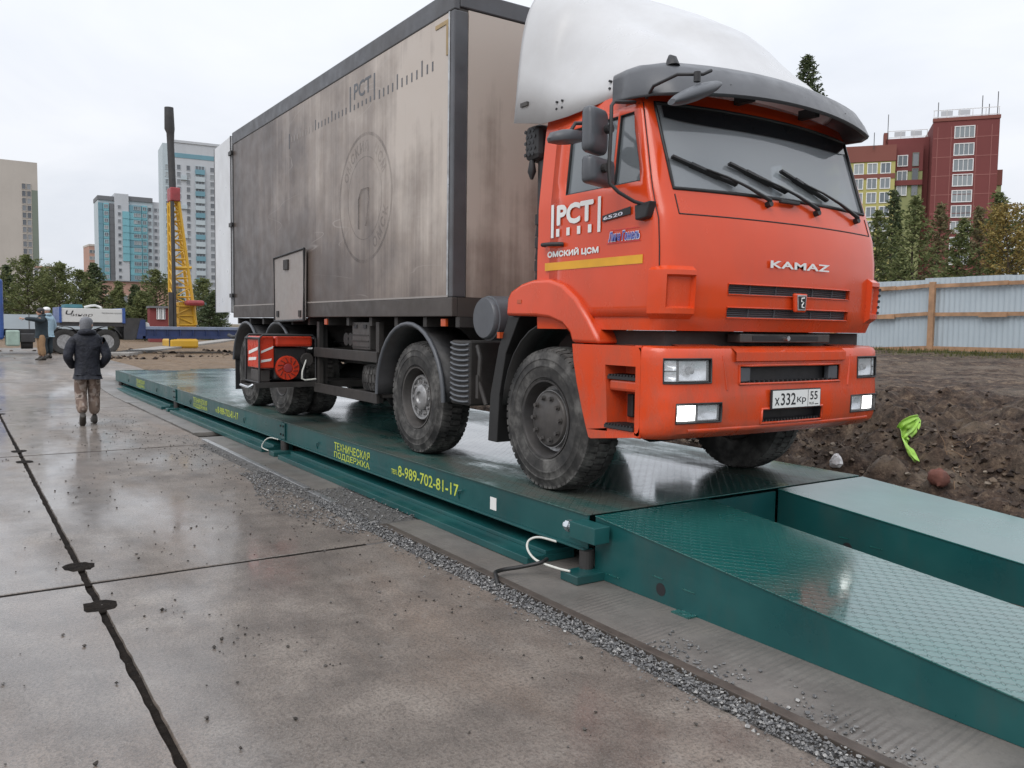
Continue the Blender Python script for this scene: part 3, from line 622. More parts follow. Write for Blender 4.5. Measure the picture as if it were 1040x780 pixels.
# ---- cab shell: plan outline at each height
CABT = [(1.66, -3.855, .10, 1.155, .13), (1.75, -3.815, .10, 1.16, .13), (2.0, -3.80, .10, 1.165, .13), (2.2, -3.805, .10, 1.165, .13), (2.38, -3.83, .10, 1.16, .12), (2.45, -3.85, .105, 1.16, .12), (2.58, -3.88, .12, 1.16, .11), (3.17, -4.06, .14, 1.10, .06), (3.27, -4.10, .15, 1.08, .06), (3.33, -4.2, .15, .98, .05)]
YF = [0, .15, .30, .42, .54, .66, .75, .87, .95, 1.03]
XR = -5.32
def half(z):
    xf, b, w_, cd = tab(CABT, z); P = [(xf - b * (y / 1.03) ** 2, y) for y in YF]; xe = xf - b
    for a in (.25, .5, .75, 1):
        t = a * math.pi / 2; P.append((xe - cd * (1 - math.cos(t)) * .9 - cd * .1 * a, 1.03 + (w_ - 1.03) * math.sin(t)))
    f = smooth01((z - 2.6) / .55); wf = lerp(-4.17, -4.30, f); ce = P[-1][0]
    wf = min(wf, ce - .02)
    for x in (wf, -4.44, -4.46, -4.98, -5.15, XR): P.append((x, w_))
    return P
NF = len(YF); IC = NF - 1; IW = NF + 4; NH = NF + 10     # indices: glass edge, window front column, columns per half
CZ = [1.66, 1.69, 1.75, 1.82, 1.905, 1.975, 2.07, 2.2, 2.38, 2.45, 2.52, 2.585, 2.64, 2.75, 2.87, 3.0, 3.12, 3.17, 3.22, 3.27, 3.31, 3.33]
def ring(z, off=0):
    h = half(z); L = [(x, -y) for x, y in h[::-1]] + [(x, y) for x, y in h[1:]]
    pts = [Vector((x, YC + y, z)) for x, y in L]
    if off:
        n = len(pts); q = []
        for i, p in enumerate(pts):
            t = pts[min(i + 1, n - 1)] - pts[max(i - 1, 0)]; nn = Vector((t.y, -t.x, 0)).normalized(); q.append(p + nn * off)
        return q
    return pts
NC = 2 * NH - 1; CI = NH - 1     # CI = centre column; right side of the truck has indices below CI
def rows(z0, z1): return [i for i, z in enumerate(CZ) if z0 - 1e-6 <= z <= z1 + 1e-6]
def cells_patch(z0, z1, c0, c1, off=0): return [[ring(CZ[r], off)[c] for c in range(c0, c1 + 1)] for r in rows(z0, z1)]
HOLES = [(2.585, 3.17, CI - IC, CI + IC)]
for s in (-1, 1):
    for a, b in ((IW, IW + 1), (IW + 2, IW + 3)):
        HOLES.append((2.64, 3.12, *sorted((CI + s * a, CI + s * b))))
HOLES += [(1.905, 1.975, CI - 5, CI + 5), (1.75, 1.82, CI - 5, CI + 5)]
cab = MB(); RG = [ring(z) for z in CZ]; vs = [p for r in RG for p in r]; fs = []
for i in range(len(CZ) - 1):
    for j in range(NC):
        j2 = (j + 1) % NC
        if j2 and any(z0 - 1e-6 <= CZ[i] < z1 - 1e-6 and c0 <= j < c1 for z0, z1, c0, c1 in HOLES): continue
        fs.append((i * NC + j, i * NC + j2, (i + 1) * NC + j2, (i + 1) * NC + j))
fs.append(tuple((len(CZ) - 1) * NC + j for j in range(NC))); cab.add(vs, fs)
cab_o = cab.build('cab_body', 'orange_paint', tr, smooth=32)
def border(z0, z1, c0, c1, off=0):
    G = cells_patch(z0, z1, c0, c1, off); return G[0] + [r[-1] for r in G[1:]] + G[-1][::-1][1:] + [r[0] for r in G[::-1][1:-1]]
def recess(z0, z1, c0, c1, depth, name, m, parent, back=None):
    L = border(z0, z1, c0, c1); D = Vector((-depth, 0, 0)); mb = MB(); mb.rings([L, [p + D for p in L]], False); o = mb.build(name, m, parent)
    if back: b = MB(); b.grid([[p + D for p in r] for r in cells_patch(z0, z1, c0, c1)]); b.build(back[0], back[1], o)
    return o
# windshield with gasket and tinted strip
ws = MB(); ws.grid(cells_patch(2.585, 3.17, CI - IC, CI + IC, -.008)); ws_o = ws.build('windshield', 'windshield_glass', tr, smooth=60)
gk = MB(); L = border(2.585, 3.17, CI - IC, CI + IC, .001); gk.tube(L + [L[0], L[1]], .0125, 6, False); gk.build('gasket', 'rubber_hose', ws_o, smooth=60)
def wsurf(y, z, off=0):    # point on the windshield surface at lateral y (from centre) and height z
    xf, b, w_, cd = tab(CABT, z); return Vector((xf - b * (y / 1.03) ** 2 + off, YC + y, z))
st = MB(); st.grid([[wsurf(lerp(-.985, .985, i / 20), lerp(3.045 + .03 * (abs(i - 10) / 10) ** 6, 3.155, j / 3), .003) for i in range(21)] for j in range(4)]); st.build('tint_strip', 'tint_glass', ws_o, smooth=60)
for s in (-1, 1):
    for a, b in ((IW, IW + 1), (IW + 2, IW + 3)):
        c0, c1 = sorted((CI + s * a, CI + s * b)); gl = MB(); gl.grid(cells_patch(2.64, 3.12, c0, c1, -.012)); go = gl.build('side_window', 'door_glass', tr)
        t = MB(); L = border(2.64, 3.12, c0, c1, .0); t.tube(L + [L[0], L[1]], .010, 6, False); t.build('gasket', 'rubber_hose', go)
# interior
b = MB(); b.box(-4.45, -4.12, YC - 1.0, YC + 1.0, 2.2, 2.52); b.box(-4.3, -4.14, YC + .25, YC + .85, 2.521, 2.6); b.build('dashboard', 'interior', tr, bevel=.04)
for s in (-.55, .55):
    b = MB(); b.box(-5.2, -4.75, YC + s - .25, YC + s + .25, 2.1, 2.25); b.box(-5.25, -5.1, YC + s - .24, YC + s + .24, 2.251, 2.85); b.box(-5.24, -5.13, YC + s - .12, YC + s + .12, 2.86, 3.06); b.build('seat', 'seat_fabric', tr, bevel=.04)
t = MB(); t.tube([(-4.6 - .1 * math.sin(a * .524), YC + .55 + .24 * math.cos(a * .524), 2.55 + .2 * math.sin(a * .524)) for a in range(13)], .017, 6, False); t.bar((-4.6, YC + .31, 2.55), (-4.6, YC + .79, 2.55), .02, .02); t.build('steering_wheel', 'black_plastic', tr, smooth=60)
b = MB(); b.box(XR + .012, XR + .03, YC - 1.05, YC + 1.05, 1.7, 3.2); b.build('rear_lining', 'interior', tr)
# doors: a skin a few millimetres proud of the shell, with the window opening left free
for s in (-1, 1):
    mb = MB(); cols = [CI + s * c for c in (IC + 3, IC + 4, IW, IW + 1, IW + 2, IW + 3, IW + 4)]; rr = rows(1.75, 3.17); vsd = []; fsd = []; n = len(cols)
    for r in rr:
        R_ = ring(CZ[r], .007); vsd += [R_[c] for c in cols]
    for i in range(len(rr) - 1):
        for j in range(n - 1):
            z = CZ[rr[i]]
            if 2.64 - 1e-6 <= z < 3.12 - 1e-6 and j in (2, 4): continue
            fsd.append((i * n + j, i * n + j + 1, (i + 1) * n + j + 1, (i + 1) * n + j))
    mb.add(vsd, fsd); d_o = mb.build('door', 'orange_paint', tr, smooth=32, solid=.008)
    y = YC + s * 1.178
    h = MB(); h.tube([(-5.2, y - s * .0, 2.292), (-5.19, y + s * .035, 2.292), (-5.09, y + s * .045, 2.289), (-4.99, y + s * .03, 2.284), (-4.98, y, 2.284)], .016, 8); h.build('handle', 'black_plastic', d_o, smooth=60)
    # dark seam in front of the door edge
    q = MB(); L = [ring(CZ[r], .003)[CI + s * (IC + 3)] for r in rows(1.75, 3.17)]; q.tube(L, .0055, 5); q.build('door_seal', 'rubber_hose', d_o)
yd = YC - 1.1785
def dt(s, x0, x1, z0, z1, m='white_print', **k): text('lettering', s, (x0, yd, z0), (1, 0, 0), (0, 0, 1), x1 - x0, z1 - z0, m, tr, depth=.0022, **k)
def dbox(x0, x1, z0, z1, m, name='print', d=.0016): b = MB(); b.box(x0, x1, yd - d, yd - .0004, z0, z1); return b.build(name, m, tr)
dt('PCT', -5.052, -4.635, 2.43, 2.57, bold=.015, thick=.006)
for x in (-5.113, -4.568): dbox(x - .016, x + .016, 2.34, 2.585, 'white_print', 'bar_mark')
for i in range(4): x = -5.045 + i * .125; dbox(x - .019, x + .019, 2.345, 2.402, 'white_print', 'bar_mark')
dt('ОМСКИЙ ЦСМ', -5.165, -4.568, 2.19, 2.248, bold=.012, thick=.003)
dbox(-5.2, -4.115, 2.098, 2.156, 'yellow_print', 'stripe')
dt('Лина Гомель', -4.465, -4.145, 2.257, 2.33, 'pale_print', bold=.06, shear=.25); yd -= .0012; dt('Лина Гомель', -4.46, -4.15, 2.262, 2.325, 'blue_print', bold=.03, shear=.25)
dbox(-4.48, -4.14, 2.248, 2.253, 'red_print', 'stripe'); dbox(-4.47, -4.16, 2.335, 2.338, 'red_print', 'stripe')
b = MB(); b.prism([(-4.53, 2.405), (-4.24, 2.43), (-4.24, 2.48), (-4.53, 2.445)], 'y', yd - .004, yd - .0004); b.build('badge', 'black_print', tr); text('lettering', '6520', (-4.515, yd - .004, 2.413), (1, 0, .09), (0, 0, 1), .2, .024, 'pale_print', tr, bold=.02, depth=.0015)
# ---- corner air deflectors
for s in (-1, 1):
    cols = [CI + s * c for c in range(8, IC + 5)]; zs = [1.735, 1.78, 2.04, 2.075]
    def dp(z, c, off): return ring(z, off)[c]
    zs = [1.735, 1.77, 1.805, 2.02, 2.05, 2.078]; mb = MB(); G = [[dp(z, c, .001 if (q in (0, 5)) else .042) for c in cols] for q, z in enumerate(zs)]
    for row, z in zip(G, zs): row.insert(0, dp(z, cols[0], -.004)); row.append(dp(z, cols[-1], -.004))
    n_ = len(G[0]); mb.add([p for r in G for p in r], [(i * n_ + j, i * n_ + j + 1, (i + 1) * n_ + j + 1, (i + 1) * n_ + j) for i in range(5) for j in range(n_ - 1) if not (i == 2 and j in (1, 2, 3))])
    do = mb.build('corner_deflector', 'orange_paint', tr, smooth=40)
    # hollow on the front half
    L = [G[2][1], G[2][2], G[2][3], G[2][4], G[3][4], G[3][3], G[3][2], G[3][1]]; inn = [dp(zs[2 if q < 4 else 3], cols[(0, 1, 2, 3, 3, 2, 1, 0)[q]], .008) for q in range(8)]; c_ = sum(inn, Vector()) / 8; inn = [p.lerp(c_, .12) for p in inn]
    fr = MB(); fr.rings([L, inn], False); fr.add(inn, [(0, 1, 6, 7), (1, 2, 5, 6), (2, 3, 4, 5)]); fr.build('hollow', 'orange_paint', do, smooth=30)
    if s > 0:
        sl_ = MB()
        for k_ in range(5):
            z = 1.82 + k_ * .045; sl_.tube([dp(z, c, .046) for c in cols[3:-1]], .013, 6)
        sl_.build('vent_slats', 'black_plastic', do)
# ---- grille
for z0, z1 in ((1.905, 1.975), (1.75, 1.82)):
    o = recess(z0, z1, CI - 5, CI + 5, .03, 'grille', 'orange_paint', tr, ('mesh', 'grille_grey'))
    b = MB()
    for k_ in range(5):
        z = lerp(z0, z1, (k_ + .5) / 5); b.tube([wsurf(y, z, -.022) if False else Vector((tab(CABT, z)[0] - .1 * (y / 1.03) ** 2 - .022, YC + y, z)) for y in (-.655, -.4, 0, .4, .655)], .0042, 5)
    for y in (-.45, -.2, .2, .45): b.bar((tab(CABT, z0)[0] - .1 * (y / 1.03) ** 2 - .02, YC + y, z0), (tab(CABT, z1)[0] - .1 * (y / 1.03) ** 2 - .02, YC + y, z1), .008, .008)
    b.build('grille_bars', 'grey_plastic', o, smooth=60)
    L = border(z0, z1, CI - 5, CI + 5, .004); t = MB(); t.tube(L + L[:2], .0045, 6, False); t.build('rim', 'orange_paint', o, smooth=60)
b = MB(); b.prism([(YC - .058, 1.80), (YC + .058, 1.80), (YC + .07, 1.93), (YC - .07, 1.93)], 'x', -3.79, -3.762); e_o = b.build('emblem', 'orange_paint', tr, bevel=.01)
b = MB(); b.prism([(YC - .042, 1.812), (YC + .042, 1.812), (YC + .05, 1.92), (YC - .05, 1.92)], 'x', -3.761, -3.757); b.build('emblem_shield', 'steel', e_o, bevel=.004)
b = MB(); b.prism([(YC - .033, 1.822), (YC + .033, 1.822), (YC + .04, 1.91), (YC - .04, 1.91)], 'x', -3.7565, -3.754); b.build('emblem_field', 'black_print', e_o, bevel=.003)
b = MB(); b.tube([(-3.752, YC + .018, 1.9), (-3.752, YC - .012, 1.895), (-3.752, YC - .012, 1.875), (-3.752, YC + .012, 1.868), (-3.752, YC - .006, 1.85), (-3.752, YC - .006, 1.835), (-3.752, YC + .016, 1.832)], .005, 5); b.build('emblem_horse', 'white_print', e_o)
text('nameplate', 'KAMAZ', (-3.80, YC - .30, 2.097), (0, 1, 0), (0, 0, 1), .65, .05, 'white_print', tr, bold=.03, depth=.005, font_space=1.05)
# raised swage line and front lid seam
for z, m, r in ((2.415, 'rubber_hose', .0045),):
    L = [p for p in ring(z, .001)[CI - IC:CI + IC + 1]]; t = MB(); t.tube(L, r, 5); t.build('lid_seam', m, tr)
for s in (-1, 1): t = MB(); t.tube([ring(z, .001)[CI + s * IC] for z in (2.415, 2.45, 2.5, 2.545)], .0045, 5); t.build('lid_seam', 'rubber_hose', tr)
# crossmember in the gap below the cab
b = MB(); b.box(-4.0, -3.88, YC - .48, YC + .5, 1.585, 1.645); c_o = b.build('crossmember', 'hub_dark', tr, bevel=.006)
for y in (-.2, .2): b = MB(); b.box(-3.879, -3.876, YC + y - .16, YC + y + .16, 1.6, 1.63); b.build('opening', 'black_print', c_o)
b = MB(); b.cyl((-3.88, YC - .01, 1.615), (-3.85, YC - .01, 1.615), .018, n=8); b.build('latch', 'zinc_bolt', c_o)
b = MB(); b.box(-4.9, -4.02, YC - 1.05, YC + 1.05, 1.45, 1.655); b.build('underfloor', 'chassis', tr)

# ---- bumper
BT = [(.945, -.10), (.965, -.055), (.99, -.02), (1.03, -.006), (1.06, 0), (1.13, .004), (1.186, .004), (1.25, 0), (1.305, -.004), (1.32, -.004), (1.43, -.006), (1.478, -.008), (1.52, -.012), (1.545, -.03), (1.558, -.07), (1.56, -.25)]
BY = [0, .165, .33, .45, .55, .63, .71, .80, .9, 1.0]
def bring(i):
    z, dx = BT[i]; xf = -3.80 + dx; P = [(xf - .055 * y ** 2, y) for y in BY]; xe = xf - .055; W = 1.222 + min(0, dx + .06) * .35
    for a in (.25, .5, .75, 1): t = a * math.pi / 2; P.append((xe - .2 * (1 - math.cos(t)), 1.0 + (W - 1.0) * math.sin(t)))
    P.append((-4.06, W)); L = [(x, -y) for x, y in P[::-1]] + [(x, y) for x, y in P[1:]]; return [Vector((x, YC + y, z)) for x, y in L]
BR = [bring(i) for i in range(len(BT))]; BC = len(BR[0]); bc = BC // 2; bi = {z: i for i, (z, _) in enumerate(BT)}
BH = [('slot', 1.305, 1.43, bc - 4, bc + 4), ('slot', 1.03, 1.13, bc - 2, bc + 2)]
for s in (-1, 1):
    BH.append(('head', 1.32, 1.478, *sorted((bc + s * 7, bc + s * 11)))); BH.append(('fog', 1.06, 1.186, *sorted((bc + s * 6, bc + s * 10))))
mb = MB(); fs = []
for i in range(len(BT) - 1):
    for j in range(BC - 1):
        if any(bi[z0] <= i < bi[z1] and c0 <= j < c1 for _, z0, z1, c0, c1 in BH): continue
        fs.append((i * BC + j, i * BC + j + 1, (i + 1) * BC + j + 1, (i + 1) * BC + j))
mb.add([p for r in BR for p in r], fs); bum = mb.build('bumper', 'orange_paint', tr, smooth=34)
for kind, z0, z1, c0, c1 in BH:
    G = [[BR[i][j] for j in range(c0, c1 + 1)] for i in range(bi[z0], bi[z1] + 1)]; L = G[0] + [r[-1] for r in G[1:]] + G[-1][::-1][1:] + [r[0] for r in G[::-1][1:-1]]
    D = Vector((-.07, 0, 0)); mb = MB(); mb.rings([L, [p + D for p in L]], False); mb.grid([[p + D for p in r] for r in G])
    if kind == 'slot':
        so_ = mb.build('air_slot', 'black_plastic', bum)
        if z0 > 1.2:
            for s in (-1, 1): q = MB(); q.box(-3.87, -3.825, YC + s * .43, YC + s * .535, z0 + .012, z1 - .012); q.build('slot_lamp', 'grey_plastic', so_, bevel=.008)
        q = MB()
        for y in range(-9, 10): q.box(-3.85, -3.815, YC + y * (.05 if z0 > 1.2 else .033) - .008, YC + y * (.05 if z0 > 1.2 else .033) + .008, z0 + .001, z0 + .022)
        q.build('step_teeth', 'black_plastic', so_, kind='stuff')
        continue
    nm = 'headlight' if kind == 'head' else 'fog_light'; ho = mb.build(nm, 'black_plastic', bum)
    def gp(u, v, off):   # point on the lamp's face
        a = G[0][0].lerp(G[0][-1], u); cidx = u * (len(G[0]) - 1); k_ = min(int(cidx), len(G[0]) - 2); f = cidx - k_; lo = G[0][k_].lerp(G[0][k_ + 1], f); hi = G[-1][k_].lerp(G[-1][k_ + 1], f); return lo.lerp(hi, v) + Vector((off, 0, 0))
    q = MB(); q.grid([[gp(lerp(.03, .97, i / 8), lerp(.06, .94, j / 4), -.01) for i in range(9)] for j in range(5)]); q.build('lens', 'lens_clear', ho, smooth=60)
    sgn = -1 if (c0 + c1) / 2 < bc else 1
    outer = (lambda u: u) if sgn < 0 else (lambda u: 1 - u)     # 0 = outer end
    if kind == 'head':
        for (u0, u1, v0, v1, m) in ((.06, .30, .08, .46, 'reflector'), (.06, .30, .52, .92, 'reflector'), (.36, .94, .1, .9, 'reflector')):
            q = MB(); cx = (u0 + u1) / 2
            q.grid([[gp(outer(lerp(u0, u1, i / 8)), lerp(v0, v1, j / 8), -.02 - .035 * max(0, 1 - ((i / 4 - 1) ** 2 + (j / 4 - 1) ** 2))) for i in range(9)] for j in range(9)]); q.build('reflector', m, ho, smooth=60)
        q = MB(); c = gp(outer(.64), .5, -.028); q.lathe([(.0, .012), (.022, .008), (.026, -.02)], c, (1, 0, 0), 16); q.build('bulb_shield', 'steel', ho, smooth=50)
    else:
        q = MB(); q.grid([[gp(outer(lerp(.05, .46, i / 4)), lerp(.1, .9, j / 4), -.018) for i in range(5)] for j in range(5)]); q.build('lit_lamp', 'lamp_lit', ho)
        q = MB(); q.grid([[gp(outer(lerp(.52, .95, i / 6)), lerp(.12, .88, j / 6), -.02 - .03 * max(0, 1 - ((i / 3 - 1) ** 2 + (j / 3 - 1) ** 2))) for i in range(7)] for j in range(7)]); q.build('reflector', 'reflector', ho, smooth=60)
# rims round the openings, the lower lip and the top ledge
for kind, z0, z1, c0, c1 in BH:
    G = [[BR[i][j] for j in range(c0, c1 + 1)] for i in range(bi[z0], bi[z1] + 1)]; L = G[0] + [r[-1] for r in G[1:]] + G[-1][::-1][1:] + [r[0] for r in G[::-1][1:-1]]
    t = MB(); t.tube([p + Vector((.002, 0, 0)) for p in L + L[:2]], .009 if kind == 'slot' else .006, 6, False); t.build('rim', 'orange_paint' if kind == 'slot' else 'black_plastic', bum, smooth=60)
def bsurf(y, z, off=0):
    dx = tab(BT, z)[0]; a = abs(y); x = -3.80 + dx - .055 * min(a, 1) ** 2
    return Vector((x + off, YC + y, z))
def blob(name, pts, r): t = MB(); t.tube(pts, r, 6); t.build(name, 'orange_paint', bum, smooth=60)
blob('lower_lip', [bsurf(y, 1.008, -.002) for y in (-.98, -.6, -.2, .2, .6, .98)], .012)
for s in (-1, 1):
    blob('crease', [bsurf(s * .66, 1.27, -.002), bsurf(s * .68, 1.4, -.004), bsurf(s * .7, 1.50, -.006)], .010)
q = MB(); q.grid([[bsurf(lerp(-.60, .60, i / 16), z, o_) for i in range(17)] for z, o_ in ((1.452, -.004), (1.462, .022), (1.52, .026), (1.548, .012), (1.552, -.05))]); q.build('ledge', 'orange_paint', bum, smooth=35)
for s in (-1, 1): q = MB(); q.grid([[bsurf(s * lerp(.63, .99, i / 8), z, o_) for i in range(9)] for z, o_ in ((1.555, -.02), (1.585, -.03), (1.59, -.06), (1.585, -.2))]); q.build('ledge', 'orange_paint', bum, smooth=35)
# licence plate
b = MB(); b.box(-3.79, -3.775, YC - .265, YC + .275, 1.125, 1.262); pl = b.build('licence_plate', 'black_print', bum, bevel=.003)
b = MB(); b.box(-3.7745, -3.7725, YC - .255, YC + .265, 1.133, 1.254); b.build('plate_face', 'white_print', pl)
def pt(s, y0, y1, z0, z1, bold=.0): text('plate_characters', s, (-3.7724, YC + y0, z0), (0, 1, 0), (0, 0, 1), y1 - y0, z1 - z0, 'black_print', pl, bold=bold, depth=.001)
pt('x', -.235, -.185, 1.152, 1.205, .006); pt('332', -.17, -.01, 1.15, 1.235, .012); pt('кp', .005, .105, 1.152, 1.205, .006); pt('55', .15, .235, 1.18, 1.24, .012); pt('RUS', .145, .195, 1.145, 1.163, .01)
b = MB(); b.box(-3.7724, -3.7716, YC + .125, YC + .129, 1.135, 1.252); b.box(-3.7724, -3.7716, YC + .205, YC + .245, 1.145, 1.151); b.build('plate_divider', 'black_print', pl)
# ---- bumper ends with steps
for s in (-1, 1):
    yo = YC + s * 1.222; yi = YC + s * 1.02
    out = [(-4.062, .955), (-4.062, 1.555), (-4.79, 1.555), (-4.775, 1.45), (-4.73, 1.28), (-4.66, 1.08), (-4.585, .90), (-4.56, .893)]
    win = [(-4.11, 1.0), (-4.11, 1.42), (-4.42, 1.42), (-4.40, 1.2), (-4.385, 1.0)]
    def band(q): return q
    mb = MB()
    # face around the step well, in four pieces
    for P in ([(-4.062, 1.42), (-4.062, 1.555), (-4.79, 1.555), (-4.768, 1.42)], [(-4.062, .955), (-4.062, 1.42), (-4.11, 1.42), (-4.11, .97)], [(-4.42, 1.42), (-4.768, 1.42), (-4.73, 1.28), (-4.66, 1.08), (-4.61, .955), (-4.385, .965), (-4.40, 1.2)], [(-4.062, .955), (-4.11, .985), (-4.388, .985), (-4.61, .955), (-4.585, .90), (-4.56, .893)]):
        n_ = len(P); mb.add([(x, yo, z) for x, z in P], [tuple(range(n_))])
    n_ = len(out); mb.rings([[Vector((x, yo, z)) for x, z in out], [Vector((x, yi - s * .1, z)) for x, z in out]], False)
    be = mb.build('bumper_end', 'orange_paint', tr)
    w_ = MB(); W = [(-4.11, .985), (-4.11, 1.42), (-4.42, 1.42), (-4.40, 1.2), (-4.388, .985)]; w_.rings([[Vector((x, yo, z)) for x, z in W], [Vector((lerp(x, -4.25, .12), yo - s * .17, z)) for x, z in W]], False); w_.add([(lerp(x, -4.25, .12), yo - s * .17, z) for x, z in W], [tuple(range(5))]); w_.build('step_well', 'orange_paint', be)
    for z in (.99, 1.325):
        st_ = MB(); st_.box(-4.405, -4.115, yo + s * (.012 if z < 1.2 else -.01), yo - s * .16, z, z + .022)
        for k_ in range(9): x = -4.385 + k_ * .031; st_.box(x - .006, x + .006, yo + s * (.016 if z < 1.2 else -.006), yo - s * .15, z + .0221, z + .034)
        st_.build('step', 'black_plastic', be)
    q = MB(); q.box(-4.345, -4.285, yo - s * .14, yo - s * .166, 1.06, 1.22); q.build('hand_slot', 'black_plastic', be, bevel=.01)
    q = MB(); q.box(-4.11, -4.40, yo - s * .02, yo - s * .15, 1.245, 1.325); q.build('step_riser', 'orange_paint', be, bevel=.02)
# ---- front fenders
FO = [(-5.667, 1.758), (-5.65, 1.90), (-5.60, 1.955), (-5.45, 2.01), (-5.3, 2.034), (-5.08, 2.03), (-4.92, 1.985), (-4.76, 1.88), (-4.62, 1.74), (-4.52, 1.62), (-4.49, 1.562)]
FI = [(-4.80, 1.562), (-4.83, 1.63), (-4.92, 1.695), (-5.08, 1.738), (-5.25, 1.752)]
fm = MB(); poly = FO + FI; fm.prism(poly, 'y', YC - 1.225, YC - .9); both(fm, 'fender', 'orange_paint', bevel=.025, smooth=35)
fl_ = MB(); fl_.box(-5.50, -5.44, YC - 1.2292, YC - 1.2255, 1.855, 1.885); fl_.build('side_marker', 'lens_amber', tr, bevel=.004)
ln = MB(); n = 12; ln.grid([[Vector((-5.15 + .66 * math.cos(a), y, .97 + .74 * math.sin(a))) for y in (YC - 1.15, YC - .75)] for a in [rad(20 + k * 12) for k in range(14)]]); both(ln, 'wheel_arch_liner', 'rubber_hose', solid=.012, smooth=60)
mf = MB(); mf.prism([(-5.70, 1.76), (-5.55, 1.75), (-5.74, 1.45), (-5.83, 1.1), (-5.86, .70), (-6.0, .70), (-5.97, 1.1), (-5.85, 1.5)], 'y', YC - 1.17, YC - .78); both(mf, 'mud_flap', 'rubber_hose', bevel=.006)
b = MB(); b.box(-5.83, -5.79, YC - 1.2, YC - 1.13, 1.575, 1.625); b.build('side_marker', 'lens_amber', tr)
# ---- roof fairing
FT = [(-5.64, 1.185, 3.285, 4.50, 5), (-5.45, 1.18, 3.25, 4.44, 4.6), (-5.27, 1.165, 3.215, 4.36, 4.2), (-5.0, 1.14, 3.22, 4.23, 3.2), (-4.75, 1.10, 3.25, 4.09, 2.6), (-4.58, 1.06, 3.28, 3.995, 2.25), (-4.42, 1.0, 3.31, 3.865, 2.0), (-4.26, .92, 3.34, 3.69, 1.95), (-4.13, .8, 3.36, 3.53, 1.95), (-4.06, .7, 3.38, 3.43, 1.95)]
G = []; NA = 44
for k_ in range(40):
    x = lerp(-5.64, -4.06, k_ / 39); w_, zb, zt, e = tab(FT, x); r_ = []
    for i in range(NA + 1):
        a = math.pi * i / NA; c, s_ = math.cos(a), math.sin(a); yy = -math.copysign(abs(c) ** (2 / e), c); zz = abs(s_) ** (2 / e)
        y = yy * w_ * (1 - .085 * zz); z = zb + (zt - zb) * zz
        t = max(0, min(1, (x + 5.2) / .8)); vv = abs(yy)     # shallow scoops either side of the raised middle
        z -= .10 * t * (1 - smooth01((x + 4.5) / .35)) * math.exp(-((vv - .66) / .16) ** 2) * smooth01((zz - .6) / .3)
        y *= 1 - .035 * smooth01((x + 5.3) / .12) * (1 - smooth01((x + 4.9) / .5)) * smooth01((zz - .15) / .3)
        r_.append(Vector((x, YC + y, z)))
    G.append(r_)
f_ = MB(); f_.grid(G); f_.add(G[-1], [tuple(range(NA + 1))]); fa = f_.build('roof_fairing', 'fairing_white', tr, smooth=50, solid=.006)
for x, z in ((-5.13, 3.30), (-5.07, 3.30), (-5.13, 3.35), (-5.07, 3.35), (-4.62, 3.40), (-4.57, 3.40), (-4.62, 3.35), (-4.57, 3.35)):
    w_ = tab(FT, x)[0]; q = MB(); q.cyl((x, YC - w_ * .99 + .02, z), (x, YC - w_ * .99 - .012, z), .009, n=8); q.build('rivet', 'black_print', fa)
q = MB(); q.box(-5.55, -5.46, YC - 1.192, YC - 1.17, 3.39, 3.42); q.build('label_plate', 'hub_dark', fa)
q = MB(); q.box(-5.6, -5.34, YC - .95, YC + .95, 1.75, 3.2); q.build('rear_cab_equipment', 'chassis', tr) if False else None
# snorkel head and hanging hose behind the cab
q = MB(); q.box(-5.60, -5.40, YC - 1.12, YC - .80, 2.98, 3.26); sn = q.build('air_intake', 'black_plastic', tr, bevel=.05)
for i in range(5):
    for j in range(3): h = MB(); cx, cz_ = -5.57 + j * .05 + (i % 2) * .02, 3.03 + i * .045; h.cyl((cx, YC - 1.1195, cz_), (cx, YC - 1.124, cz_), .016, n=6); h.build('intake_cell', 'black_print', sn)
q = MB(); q.tube([(-5.46, YC - 1.0, 2.99), (-5.46, YC - 1.0, 2.6), (-5.46, YC - 1.0, 2.1)], [.06, .06, .07], 12); q.build('intake_duct', 'black_plastic', tr, smooth=60)
q = MB(); q.tube([(-5.52, YC - 1.09, 2.99), (-5.52, YC - 1.09, 2.9), (-5.52, YC - 1.09, 2.84)], [.02, .035, .012], 8); q.build('hose_end', 'black_plastic', tr, smooth=60)
q = MB()
for k_ in range(8): q.tube([(-5.40 + .02 * (k_ % 2), YC - 1.10, 2.55 - k_ * .09), (-5.40, YC - 1.1, 2.47 - k_ * .09)], .03, 8)
q.build('air_hose', 'black_plastic', tr, smooth=60)
# ---- sun visor
VP = [(-.01, 3.175), (0.0, 3.19), (-.04, 3.27), (-.11, 3.37), (-.20, 3.425), (-.30, 3.445), (-.42, 3.445)]
def vrow(dx, z, k_):
    L = []
    for i in range(33):
        t = lerp(-1, 1, i / 32); a = abs(t)
        if a < .8: y = a / .8 * 1.0; x = -3.84 - .13 * y ** 2.2
        else: u = (a - .8) / .2; x = -3.97 - .5 * u ** 1.35; y = 1.0 + .155 * math.sin(min(1, u * 1.6) * math.pi / 2)
        zz = z + (.05 * (1 - y ** 2) if k_ < 3 else .03 * (1 - y ** 2)) + (0 if a < .8 else .05 * ((a - .8) / .2) * (k_ < 2) - .03 * ((a - .8) / .2) * (k_ > 3))
        sc_ = 1 - max(0, (a - .8) / .2) * .75; L.append(Vector((x + dx * sc_, YC + math.copysign(y - (abs(dx) * .22 if a > .8 else abs(dx) * .08), t), zz)))
    return L
v_ = MB(); v_.grid([vrow(dx, z, k_) for k_, (dx, z) in enumerate(VP)]); vo = v_.build('sun_visor', 'visor_grey', tr, smooth=40, solid=.02)
